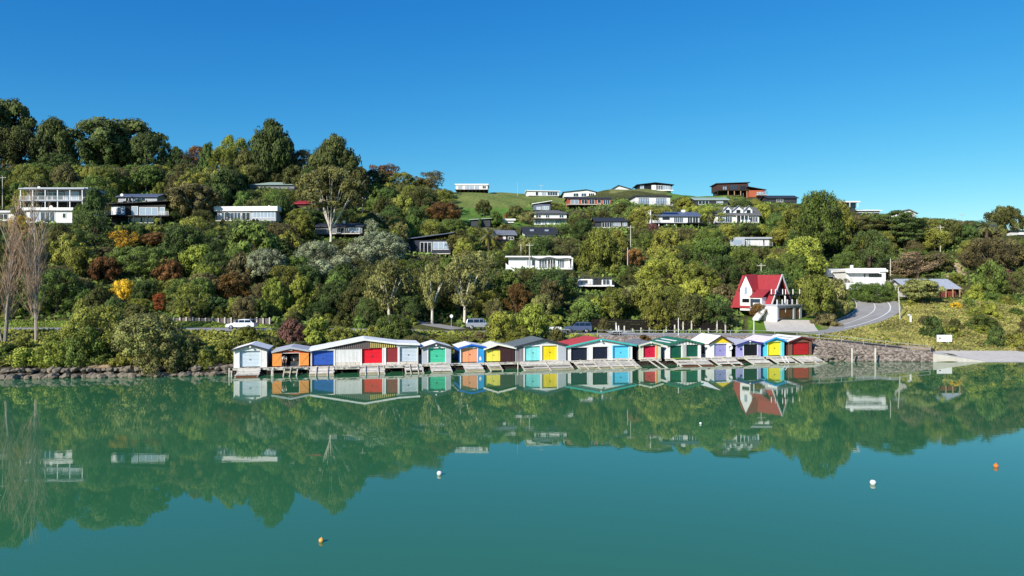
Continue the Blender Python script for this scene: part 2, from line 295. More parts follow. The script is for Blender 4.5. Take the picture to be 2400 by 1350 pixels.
def house(name, label, land, x0, x1, yr, ye, yb, roof='flat', wall='white', rm='roofd', wins=(), depth=7, rot=0, yg=None, deck=None, stilts=0,
          over=.5, side=0, fascia=None, chimney=None, dish=None, found='dgrey', ridge=.5, D=None, posts=None, cat='house', hips=.25, extra=None):
    cx = (x0+x1)/2; D = D or hit(cx, yg or yb+2); s = D/FPX; rr = R(rot); w = (x1-x0)*s/max(.75, math.cos(rr)); zb = zy(D, yb); h = (yb-ye)*s; rh = max(.12, (ye-yr)*s)
    X = (cx-CX)/FPX*D
    r = empty(name, (X, D, zb), rr, label, cat); PADS.append((X, D+depth/2, max(w, depth)/2*.9, zb-(.3 if not stilts else stilts*.8)))
    clear(x0, x1, yr, yb+(stilts/s*.7 if stilts else 0), D, land)
    f = w/2
    MB().box(-f, f, 0, depth, 0, h).build('wall', M[wall], r)
    if stilts:
        n = max(3, int(w/2))
        for k in range(n+1): xx = -f+.15+(w-.3)*k/n; MB().box(xx-.09, xx+.09, .2, .38, -stilts-.8, -.2).build('stilt', M['timberd' if found == 'dgrey' else found], r)
        MB().box(-f, f, 0, depth, -.2, -.002).build('floor_beam', M['dgrey'], r)
        MB().box(-f+.5, f-.5, depth*.55, depth-.2, -stilts-1, -.2).build('foundation', M['dgrey'], r)
    else: MB().box(-f+.1, f-.1, .12, depth-.1, -3, -.003).build('foundation', M[found], r)
    o = over; b = MB()
    if roof == 'flat': b.box(-f-o, f+o, -o, depth+o, h+.003, h+rh)
    elif roof == 'mono': b.prism([(-f-o, h+.01), (f+o, h+rh-.15), (f+o, h+rh), (-f-o, h+.2)], -o, depth+o)
    elif roof == 'monor': b.prism([(-f-o, h+rh-.15), (f+o, h+.01), (f+o, h+.2), (-f-o, h+rh)], -o, depth+o)
    elif roof == 'gx':    # ridge parallel to the front
        d2 = depth*ridge; b.prism_x([(-o, h-.05), (d2, h+rh-.12), (depth+o, h-.05), (depth+o, h+.1), (d2, h+rh), (-o, h+.12)], -f-o, f+o)
        MB().prism_x([(.02, h), (depth-.02, h), (d2, h+rh-.14)], -f+.02, f-.02).build('gable', M[wall], r)
    elif roof == 'gy':    # gable faces the front
        xr = -f+w*ridge; b.prism([(-f-o, h-.15), (xr, h+rh-.14), (f+o, h-.15), (f+o, h), (xr, h+rh), (-f-o, h)], -o, depth+o)
        MB().prism([(-f+.02, h), (f-.02, h), (xr, h+rh-.16)], .02, depth-.02).build('gable', M[wall], r)
    elif roof == 'hip':
        hx = w*hips; hy = depth/2; b.add([(-f-o,-o,h),(f+o,-o,h),(f+o,depth+o,h),(-f-o,depth+o,h),(-f+hx,hy,h+rh),(f-hx,hy,h+rh)], [(0,1,5,4),(1,2,5),(2,3,4,5),(3,0,4),(3,2,1,0)])
    ro = b.build('roof', M[rm], r)
    if roof in ('flat', 'mono', 'gx', 'hip') and fascia: MB().box(-f-o-.03, f+o+.03, -o-.05, -o-.003, h-.05, h+(.22 if roof != 'flat' else rh+.02)).build('fascia', M[fascia], r)
    if chimney:
        for (fx, ww, hh) in chimney: MB().box(-f+fx*w, -f+fx*w+ww, depth*.45, depth*.45+ww, h*.6, h+rh+hh).build('chimney', M['white'], ro)
    if dish:
        for (fx, zz) in dish:
            c = Vector((-f+fx*w, -.1, h+zz)); q = MB(); q.tube(c+Vector((0,-.05,0)), c+Vector((0,.06,0)), .38, .25, 12); q.build('satellite_dish', M['white'], ro)
    windows(r, wins, w, h)
    if deck:   # (fx0, fx1, depth, floor height fraction)
        for (a, c, dd, zf) in deck:
            MB().box(-f+a*w, -f+c*w, -dd, -.003, zf*h-.18, zf*h).build('deck', M['timber'], r); q = MB(); railing(q, -f+a*w, -f+c*w, -dd+.05, zf*h+.002); q.build('railing', M[found if found in ('white',) else 'dgrey'], r)
            n = max(2, int((c-a)*w/2.5))
            for k in range(n+1): xx = -f+a*w+.1+((c-a)*w-.2)*k/n; MB().box(xx-.06, xx+.06, -dd+.1, -dd+.22, -3.0, zf*h-.182).build('deck_post', M['timberd'], r)
    if posts:
        for fx in posts: MB().box(-f+fx*w-.07, -f+fx*w+.07, -o+.05, -o+.19, 0, h-.002).build('post', M['white'], r)
    if extra: extra(r, w, h, rh, depth, s)
    return r
# ------------------------------------------------------------------ houses on the hill
def x_h1(r, w, h, rh, dp, s):
    f = w/2
    for k in range(6): xx = -f-.3+(w+.3)*k/5; MB().box(xx-.08, xx+.08, -1.9, -1.74, -h*1.0-.2, h-.002).build('verandah_post', M['white'], r)
    MB().box(-f-.5, f+.3, -2.1, -.001, -.22, -.02).build('balcony', M['palegrey'], r)
    q = MB(); railing(q, -f-.4, f+.2, -1.95, -.018, .9, 10); q.build('railing', M['white'], r)
    MB().box(-f-.6, f+.6, -2.2, -.5, h+.003, h+.25).build('verandah_roof', M['palegrey'], r)
house('verandah_house', 'pale grey flat-roofed house with two open verandah levels and white posts, at the far left', 'the verandah house at far left', 64, 204, 440, 446, 471, 'flat', 'grey', 'palegrey',
      [(.05,.3,.1,.8,'glassd'),(.34,.6,.1,.8,'glass',3),(.64,.86,.1,.85,'glassl',2)], depth=6, yg=500, found='grey', dish=[(.2,.5)], extra=x_h1, D=166, stilts=2.6)
house('cottage', 'small white flat-roofed cottage with broad sliding windows below the verandah house', 'the white cottage at far left', 62, 168, 487, 493, 522, 'flat', 'whitew', 'palegrey',
      [(.1,.3,.15,.85,'glassl',3),(.32,.62,.12,.85,'glass',3),(.8,.86,.4,.75,'glassd',1)], depth=6, rot=2, yg=524, fascia='white', dish=[(.55,.7)])
house('white_shed_house', 'low white house with pale roof cut by the left edge of the photo', 'the low left-edge house', -60, 38, 490, 498, 518, 'gx', 'white', 'roofw', [(.6,.8,.2,.8,'glassd',2)], depth=6, yg=522)
def x_h4(r, w, h, rh, dp, s):
    f = w/2; q = MB(); q.box(-f-1.3, f+1.6, -1.9, -.003, h*.40-.2, h*.40); q.build('balcony', M['black'], r)
    q = MB(); railing(q, -f-1.2, -f+1.2, -1.85, h*.40, .9, 4); q.build('railing', M['white'], r); q = MB(); railing(q, f-.6, f+1.5, -1.85, h*.40, .9, 4); q.build('railing', M['white'], r)
    for k in range(5): xx = -f-.2+(w)*k/4; MB().box(xx-.1, xx+.1, -1.8, -1.6, -1.5, h*.40-.2).build('balcony_post', M['black'], r)
house('black_house', 'black two-storey house with wide glass doors and a white-railed balcony', 'the black two-storey house', 262, 388, 471, 480, 524, 'mono', 'black', 'black',
      [(.0,.1,.5,.92,'white',1),(.12,.24,.5,.9,'glassl',1),(.38,.48,.48,.9,'glassl',1),(.52,.86,.45,.85,'glassl',3),(.9,.98,.45,.85,'glassl',1),(.32,.6,.05,.32,'glass',2),(.62,.8,.05,.32,'glassl',2)], depth=7, yg=528, extra=x_h4, over=.9)
house('blue_roof_house', 'house with long blue-grey iron roof right behind the black two-storey house', 'the blue-grey iron roof', 277, 368, 451, 462, 474, 'gx', 'palegrey', 'roofb', [(.2,.34,.2,.8,'glassd'),(.5,.7,.2,.8,'glass')], depth=6, yg=495, chimney=[(.42,.5,-.3)], D=182, dish=[(.1,.5)])
house('glass_front_house', 'long low house with thick white flat roof and bluish glass front', 'the long flat-roofed glass-front house', 507, 648, 484, 495, 518, 'flat', 'palegrey', 'white',
      [(.08,.22,.1,.85,'glass',3),(.24,.40,.1,.85,'glass',3),(.43,.56,.1,.85,'glassd',2),(.62,.98,.35,.88,'glassl',6)], depth=7, rot=-3, yg=525, chimney=[(.78,.3,.6)], deck=[(.03,.58,1.6,.02)], found='dgrey')
house('green_roof_house', 'pale green low roof showing alone under the twin dark cypresses', 'the pale green hip roof', 585, 690, 423, 434, 442, 'hip', 'grey', 'roofgr', [], depth=7, yg=455, D=205, hips=.35)
house('red_roof_house', 'house mostly hidden by trees showing only strips of red roof', 'the half-hidden red roof', 690, 750, 467, 478, 486, 'gx', 'brown', 'redroof', [], depth=6, yg=505, rot=-8, D=186)
house('grey_roof_bungalow', 'bungalow with dark grey gabled roof behind the white-trunked gum', 'the grey bungalow behind the gum tree', 738, 850, 520, 531, 548, 'gx', 'grey', 'roofd',
      [(.45,.62,.15,.8,'glassd',2),(.7,.95,.2,.8,'glassl',4)], depth=7, rot=-6, yg=562, stilts=1.6, dish=[(.62,1.0)], deck=[(.35,1,1.5,.02)])
house('navy_house', 'dark navy house half in shade with slatted glass front among silvery trees', 'the dark navy house', 946, 1058, 545, 563, 596, 'mono', 'navy', 'roofb',
      [(.35,.58,.1,.85,'glassd',3),(.62,.95,.35,.85,'glassl',3)], depth=7, rot=-5, yg=600, over=.7, D=168, found='navy', deck=[(.3,1,1.4,.05)])
def x_h10(r, w, h, rh, dp, s):
    f = w/2
    for k in range(9): xx = -f+w*k/8; MB().bar((xx, .1, -.2), (xx+.5, .1, -2.0), .08, .08).build('brace', M['timber'], r)
    MB().box(-f-.2, f+.3, -1.2, -.003, -.15, -.005).build('deck', M['timberd'], r)
house('ridge_house', 'long white house on timber stilts, alone at the left end of the grassy ridge', 'the white ridge house', 1068, 1143, 431, 433.5, 445, 'flat', 'whitew', 'roofw',
      [(.08,.2,.2,.8,'glassl',2),(.3,.42,.1,.85,'glassl',3),(.44,.56,.1,.85,'glassl',3),(.6,.72,.1,.85,'glassl',3),(.84,.94,.3,.8,'glassd',2)], depth=8, yg=455, stilts=1.3, extra=x_h10, over=.3, D=252, found='dgrey')
house('white_bungalow', 'white gable-ended bungalow on the skyline right of the open grass', 'the white skyline bungalow', 1240, 1310, 443, 448, 459, 'gx', 'white', 'roofw', [(.22,.3,.05,.8,'glassd',1),(.42,.56,.05,.8,'glassl',3),(.62,.95,.15,.8,'glass',4)], depth=7, rot=8, yg=462, D=254)
house('dark_roof_bungalow', 'skyline house with low dark pitched roof over white walls', 'the dark-roofed skyline house', 1322, 1396, 444, 450, 461, 'gy', 'white', 'roofd', [(.3,.45,.1,.7,'glassd'),(.55,.7,.1,.7,'glass'),(.78,.95,.1,.7,'glassd',3)], depth=9, ridge=.7, yg=463, D=250)
house('gable_house', 'small white gable-fronted house with dark roof on the skyline', 'the small skyline gable house', 1434, 1482, 434, 444, 452, 'gy', 'white', 'roofd', [(.2,.34,.2,.8,'glassd'),(.6,.9,.1,.8,'brown',2)], depth=8, ridge=.3, yg=455, D=262, rot=6)
def x_h14(r, w, h, rh, dp, s):
    f = w/2; MB().box(-f-.3, f+.5, -1.3, -.003, -.35, -.02).build('balcony', M['white'], r); q = MB(); railing(q, f-5, f+.4, -1.25, -.018, .9, 5); q.build('railing', M['steel'], r)
house('modern_black_house', 'black-roofed modern house with glass corner, crowning the skyline', 'the black-roofed modern skyline house', 1497, 1573, 428, 433, 446, 'gy', 'black', 'black', [(.05,.15,.2,.85,'glassl',1),(.40,.52,.15,.9,'white',1),(.56,.72,.1,.85,'glass',3),(.76,.97,.1,.85,'glassl',3)], depth=8, yg=452, D=258, over=.9, extra=x_h14)
house('brick_house', 'orange brick house with dark roof and long deck raised on poles', 'the orange brick deck house', 1334, 1432, 459, 466, 480, 'gx', 'brick', 'roofd',
      [(.04,.22,.05,.8,'glassl',2),(.30,.42,.2,.85,'glassd',2),(.48,.60,.05,.85,'glass',2),(.68,.76,.3,.85,'glassd',1),(.82,.97,.05,.85,'glass',3)], depth=7, rot=4, yg=497, stilts=2.0, D=222, deck=[(-.08,1.0,1.8,.0)])
house('blue_grey_house', 'blue-grey house with sloping single-pitch roof above the two-storey house', 'the blue-grey single-pitch house', 1250, 1290, 470, 479, 492, 'mono', 'roofb', 'roofw', [(.2,.45,.1,.5,'glassl',3),(.55,.9,.1,.6,'glassl',3)], depth=7, yg=500, D=218)
def x_h17(r, w, h, rh, dp, s):
    f = w/2; b = MB(); b.add([(-f-.9,-1.3,h*.46),(f+.9,-1.3,h*.46),(f+.1,-.003,h*.60),(-f-.1,-.003,h*.60)], [(0,1,2,3),(3,2,1,0)]); b.build('skirt_roof', M['rooftile'], r)
house('two_storey_house', 'white two-storey house with grey tiled hip roof and skirt roof', 'the white two-storey hip-roof house', 1252, 1328, 489, 501, 527, 'hip', 'white', 'rooftile',
      [(.06,.2,.66,.86,'glassd'),(.36,.46,.66,.86,'glassd'),(.78,.9,.66,.86,'glassd'),(.04,.2,.05,.4,'glass',3),(.25,.38,.05,.4,'glassl',2),(.45,.6,.05,.42,'glassl',3),(.66,.92,.1,.42,'glass',4)], depth=8, yg=530, D=202, extra=x_h17, over=.7)
def x_h18(r, w, h, rh, dp, s):
    f = w/2
    for fx in (.24, .72):
        d = MB(); x = -f+fx*w; d.box(x-.8, x+.8, .9, 3, h+rh*.25, h+rh*.68); do = d.build('dormer', M['roofd'], r); MB().box(x-.5, x+.5, .85, .895, h+rh*.32, h+rh*.62).build('pane', M['glassl'], do)
house('steep_roof_house', 'dark grey steep-roofed house with two small dormers', 'the dark steep dormer roof', 1230, 1303, 530, 549, 553, 'gx', 'white', 'roofd', [], depth=6, yg=555, rot=6, extra=x_h18, D=184)
house('grey_gable_house', 'little house with weathered grey iron roof beside the palm', 'the little house by the palm', 1168, 1207, 537, 551, 562, 'gx', 'brown', 'roofg', [(.3,.42,.1,.8,'white',1),(.6,.9,.1,.6,'glassd')], depth=6, rot=10, yg=568, ridge=.55, D=178)
house('dark_deck_house', 'dark low house with blue-black roof and long railed deck', 'the dark low house with long deck', 1396, 1472, 507, 519, 534, 'gx', 'dgrey', 'roofd',
      [(.2,.5,.1,.85,'glassd',4),(.56,.76,.3,.85,'glassl',3),(.84,.96,.3,.85,'glassl',2)], depth=7, yg=540, D=190, deck=[(-.26,1.0,1.6,.0)], found='dgrey')
house('white_box_house', 'white box-shaped house with two tall roller-blind openings and black eaves', 'the white box house with blinds', 1489, 1571, 458, 461, 481, 'flat', 'white', 'roofd',
      [(.10,.38,.08,.78,'glassl',4,'dgrey'),(.60,.88,.08,.78,'glassl',4,'dgrey')], depth=8, yg=488, D=222, deck=[(-.1,1.05,1.2,.0)], rot=3)
house('pale_green_roof_house', 'low house with long pale green roof above the dormer villa', 'the long pale green roof', 1630, 1706, 459, 469, 480, 'gx', 'dgrey', 'roofgr', [(.1,.4,.1,.8,'glassd',3),(.66,.84,.1,.8,'glassl',3)], depth=7, yg=484, D=222, ridge=.6)
def x_h23(r, w, h, rh, dp, s):
    f = w/2; MB().box(-f+2.2, -f+w*.62, .4, 1.3, h+rh*.32+.05, h+rh*.32+.1)
    q = MB(); q.add([(-f+w*.12, .9, h+rh*.42), (-f+w*.60, .9, h+rh*.42), (-f+w*.60, 2.2, h+rh*.78), (-f+w*.12, 2.2, h+rh*.78)], [(0,1,2,3)]); q.build('solar_panels', M['glassd'], r)
    MB().box(-f-.15, -f-.003, -.5, dp, -.2, h+rh).build('end_wall', M['white'], r); MB().box(f-w*.27, f+.5, -1.5, -.003, -.2, -.02).build('balcony', M['dgrey'], r)
    q = MB(); railing(q, f-w*.27, f+.4, -1.4, -.018, .9, 5); q.build('railing', M['dgrey'], r)
house('stilt_house', 'white long house with grey roof, solar panels and broad chimney, raised on white stilts', 'the white stilt house with chimney', 1524, 1640, 493, 507, 522, 'gx', 'white', 'roofb',
      [(.05,.15,.5,.85,'glassd',1,'dgrey'),(.25,.38,.5,.85,'glassd',2,'dgrey'),(.48,.66,.05,.85,'glass',5),(.76,.85,.05,.9,'glassd',2),(.87,.97,.05,.9,'glassd',2)], depth=7, yg=536, stilts=1.5, D=186, chimney=[(.72,.85,.5)], extra=x_h23, found='white', rot=4)
def x_h24(r, w, h, rh, dp, s):
    f = w/2
    for fx, ww in ((.28, 1.0), (.53, 1.3), (.77, 1.0)):
        x = -f+fx*w; zb = h+rh*.22; d = MB(); d.prism([(x-ww, zb), (x+ww, zb), (x+ww, zb+rh*.34), (x, zb+rh*.72), (x-ww, zb+rh*.34)], .5, 3.5); do = d.build('dormer', M['white'], r)
        q = MB(); q.bar((x-ww-.25, .42, zb+rh*.28), (x, .42, zb+rh*.82), .5, .12); q.bar((x, .42, zb+rh*.82), (x+ww+.25, .42, zb+rh*.28), .5, .12); q.build('dormer_roof', M['roofg'], do)
        MB().box(x-.5, x+.5, .44, .497, zb+.15, zb+rh*.38).build('pane', M['glassd'], do)
    MB().box(-f+w*.42, -f+w*.72, -1.4, -.003, h-.12, h+.1).build('porch_roof', M['roofg'], r)
    for k in range(4): xx = -f+w*(.43+.09*k); MB().box(xx, xx+.14, -1.3, -1.16, 0, h-.13).build('porch_post', M['white'], r)
house('dormer_villa', 'grey-roofed white villa with three gabled dormers and a porch', 'the villa with three dormers', 1678, 1780, 482, 505, 522, 'gx', 'white', 'rooftile',
      [(.04,.12,.1,.8,'glassd'),(.22,.36,.1,.8,'glass',3),(.48,.56,.1,.85,'glassd'),(.6,.7,.1,.85,'glassl',3),(.8,.96,.1,.8,'glass',4)], depth=7, yg=528, D=188, extra=x_h24, rot=3)
def x_h25(r, w, h, rh, dp, s):
    f = w/2; q = MB(); railing(q, -f+.3, f-.2, -1.5, 0, .95, 6); q.build('railing', M['timberd'], r); MB().box(-f+.2, f, -1.6, -.003, -.3, -.003).build('balcony', M['timberd'], r)
    for k in range(4): xx = -f+w*(.3+.2*k); MB().box(xx, xx+.22, -1.4, -1.2, -5, -.3).build('balcony_post', M['tanw'], r)
house('brown_hill_house', 'tall brown-clad house with slanting roof on pale posts at the ridge top', 'the tall brown house on the ridge', 1681, 1754, 427, 431, 446, 'mono', 'brown', 'dgrey', [(.18,.3,.1,.6,'glassl',2,'dgrey'),(.42,.64,.05,.75,'glass',3,'dgrey'),(.74,.9,.05,.7,'glassd',2,'dgrey')], depth=7, yg=463, stilts=2.0, D=238, extra=x_h25)
house('brick_cottage', 'orange brick cottage with balcony stepping down beside the tall brown house', 'the brick ridge cottage', 1756, 1792, 437, 446, 462, 'monor', 'brick', 'roofd', [(.5,.9,.3,.7,'glassl')], depth=6, yg=470, D=236, deck=[(.4,1.1,1.2,.3)])
house('dark_green_roof_house', 'low dark house with plain green-grey roof at the right of the ridge', 'the dark green-grey ridge roof', 1801, 1868, 455, 465, 474, 'gx', 'dgrey', 'roofgrd' if 'roofgrd' in M else 'roofd', [(.3,.5,.1,.8,'glassd',3)], depth=7, yg=480, D=228)
def x_h27(r, w, h, rh, dp, s):
    f = w/2; MB().box(-f, -f+w*.36, -.9, -.003, 0, h).build('front_block', M['palegrey'], r); MB().box(-f+w*.08, -f+w*.28, -.95, -.903, h*.25, h*.8).build('window', M['glassl'], r)
    q = MB(); railing(q, -f+w*.38, f+.3, -1.4, -.018, .9, 6); q.build('railing', M['steel'], r); MB().box(-f+w*.36+.003, f+.4, -1.5, -.003, -.2, -.02).build('balcony', M['dgrey'], r)
house('flat_roof_house', 'white and grey flat-roofed box house with recessed balcony above the red A-frame', 'the flat-roofed box house', 1709, 1803, 556, 560, 577, 'flat', 'white', 'palegrey', [(.44,.52,.1,.85,'glassl',2),(.84,.88,.15,.85,'glassd',1)], depth=6, yg=580, D=172, extra=x_h27)
def x_h28(r, w, h, rh, dp, s):
    f = w/2; q = MB(); N = 30; pts = []
    for k in range(N+1):
        t = k/N; z = h+.15+(.16*math.sin(t*22) if t > .42 else .1)-max(0, t-.8)*1.6; pts.append((-f-.7+(w+1.3)*t, z))
    for (a, za), (c, zc) in zip(pts[:-1], pts[1:]): q.add([(a,-1,za),(c,-1,zc),(c,dp+.6,zc+.1),(a,dp+.6,za+.1),(a,-1,za+.28),(c,-1,zc+.28),(c,dp+.6,zc+.4),(a,dp+.6,za+.4)], [(0,3,2,1),(4,5,6,7),(0,1,5,4),(2,3,7,6)])
    q.build('wavy_roof', M['white'], r); MB().box(f+.3, f+.55, -.9, dp, -1, h-.2).build('end_wall', M['white'], r)
    MB().prism([(-f-.6,-1.6),(-f+w*.2,-1.6),(-f-.6,h*.5)], -2.2, -2.0).build('garden_wall', M['white'], r)
    q = MB(); railing(q, -f+w*.46, f, -1.5, -.018, .9, 8); q.build('railing', M['steel'], r); MB().box(-f+w*.44, f+.3, -1.6, -.003, -.25, -.02).build('balcony', M['white'], r)
house('wavy_roof_house', 'white house with rippling wavy roof edge and tall glazed front', 'the white wavy-roof house', 1192, 1336, 600, 606, 629, 'flat', 'white', 'white', [(.30,.36,.3,.8,'glassl',2),(.38,.42,.3,.85,'glassd',1),(.50,.62,.05,.95,'glass',3),(.64,.76,.05,.95,'glassd',3),(.8,.9,.05,.9,'glass',3)], depth=7, yg=636, D=158, extra=x_h28, over=.2)
def x_h29(r, w, h, rh, dp, s):
    f = w/2; MB().box(-f, -f+w*.42, -1.0, -.003, 0, h).build('front_room', M['white'], r)
    g = MB(); g.prism([(-f-.15, h-.05), (-f+w*.21, h+.5), (-f+w*.42+.15, h-.05), (-f+w*.42+.15, h+.1), (-f+w*.21, h+.65), (-f-.15, h+.1)], -1.2, 0); g.build('porch_roof', M['dgrey'], r)
    fo = MB().box(-f+w*.11, -f+w*.27, -1.06, -1.003, h*.25, h*.8).build('window', M['dgrey'], r); MB().box(-f+w*.12, -f+w*.26, -1.08, -1.061, h*.3, h*.75).build('pane', M['glass'], fo)
    MB().box(-f-.4, f+.2, -2.0, -.003, -.3, -.02).build('balcony', M['white'], r); q = MB(); railing(q, -f-.4, f+.2, -1.95, -.018, .8, 8); q.build('railing', M['dgrey'], r)
house('small_white_house', 'small white house with railed balcony on dark stilts, deep among the trees', 'the small white house on stilts', 1354, 1434, 650, 654, 668, 'mono', 'white', 'dgrey', [(.5,.68,.05,.85,'glassd',3,'dgrey'),(.74,.92,.05,.9,'glass',2)], depth=6, yg=692, stilts=2.2, D=148, extra=x_h29)
house('white_annex', 'small white flat-roofed annex with two slit windows beside a pole', 'the small white annex', 1937, 1979, 630, 633, 649, 'flat', 'white', 'palegrey', [(.32,.38,.3,.7,'glassd',1),(.46,.52,.3,.7,'glassd',1)], depth=5, yg=655, D=156, over=.15)
def x_h32(r, w, h, rh, dp, s):
    f = w/2; MB().box(-f+.2, f-2.0, -2.4, -1.1, -.9, h*.42).build('terrace_wall', M['white'], r); MB().box(-f-.2, -f+w*.78, -1.1, -.003, h*.86, h*1.0).build('canopy', M['white'], r)
    MB().box(-f+w*.18, f+.3, .5, dp, h+.2, h+.75).build('upper_roof', M['white'], r); MB().box(-f+w*.2, -f+w*.26, 1.5, 2, h+.75, h+1.4).build('chimney', M['white'], r)
    MB().box(-f-1.5, -f+1.3, -3.4, -2.6, -1.6, -.3).build('garden_wall', M['white'], r)
house('white_modern_house', 'broad white flat-roofed house with layered eaves above the dark hedge', 'the broad white house above the hedge', 1984, 2076, 632, 637, 660, 'flat', 'white', 'white', [(.44,.48,.35,.85,'glassd',1),(.58,.88,.3,.75,'glassd',4,'dgrey')], depth=7, yg=664, D=150, extra=x_h32, over=.3, found='white')
def x_h33(r, w, h, rh, dp, s):
    f = w/2; MB().box(f-w*.46, f+.1, -1.6, -.003, -.25, -.02).build('verandah_floor', M['timberd'], r)
    for k in range(4): xx = f-w*.44+w*.43*k/3; MB().box(xx-.08, xx+.08, -1.5, -1.34, -.02, h+.1).build('verandah_post', M['tanw'], r)
    q = MB(); railing(q, f-w*.44, f, -1.45, -.018, .8, 6); q.build('railing', M['brown'], r)
    MB().box(f-w*.40, f-.05, -.1, -.003, .02, h*.95).build('verandah_wall', M['redwood'], r)
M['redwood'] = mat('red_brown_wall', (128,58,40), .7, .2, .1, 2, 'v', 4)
house('iron_roof_bungalow', 'bungalow with broad pale corrugated roof and red-brown verandah at right', 'the bungalow with corrugated roof', 2128, 2240, 653, 677, 696, 'gx', 'offw', 'roofg2', [(.56,.62,.1,.85,'glassd',1),(.72,.8,.1,.8,'glassd',2),(.86,.96,.1,.8,'glassd',2)], depth=8, yg=698, extra=x_h33, over=.7, chimney=[(.3,.3,-.2)], D=144) if M.setdefault('roofg2', mat('pale_corrugated_roof', (178,182,190), .5, .4, .05, 1, 'v', 5, .5)) else None
house('carport', 'open pale carport on thin posts at the skyline right of the big tree', 'the skyline carport', 1972, 2006, 472, 475, 487, 'flat', 'glassd', 'white', [], depth=4, yg=489, D=200, over=.8, posts=[-.05,.5,1.05])  # dark box fills the open carport, standing in for its inner shade
house('low_white_roof', 'low house with long white roof on the right skyline', 'the long white skyline roof', 2012, 2062, 489, 494, 499, 'gx', 'palegrey', 'roofw', [], depth=5, yg=502, D=200)
house('skyline_gable_house', 'white gable with dark roof rising over pines on the right skyline', 'the white gable above the pines', 2084, 2146, 490, 500, 508, 'gy', 'white', 'roofg', [], depth=6, ridge=.72, yg=512, D=200)
house('green_garage', 'long dark garage with pale green roof at the foot of the grassy slope', 'the garage below the grass slope', 1104, 1149, 511, 516, 530, 'mono', 'dgrey', 'roofgr', [], depth=6, yg=532, D=194)
house('tiny_hut', 'tiny white hut with flat roof near the red tree on the grass', 'the tiny hut on the grass', 1182, 1204, 513, 517, 522, 'flat', 'white', 'roofw', [], depth=3, yg=523, D=198, cat='hut')
house('edge_house', 'white house corner showing at the far right edge of the photo', 'the white right-edge house', 2388, 2440, 538, 541, 550, 'gx', 'white', 'roofd', [], depth=5, yg=556, D=190)

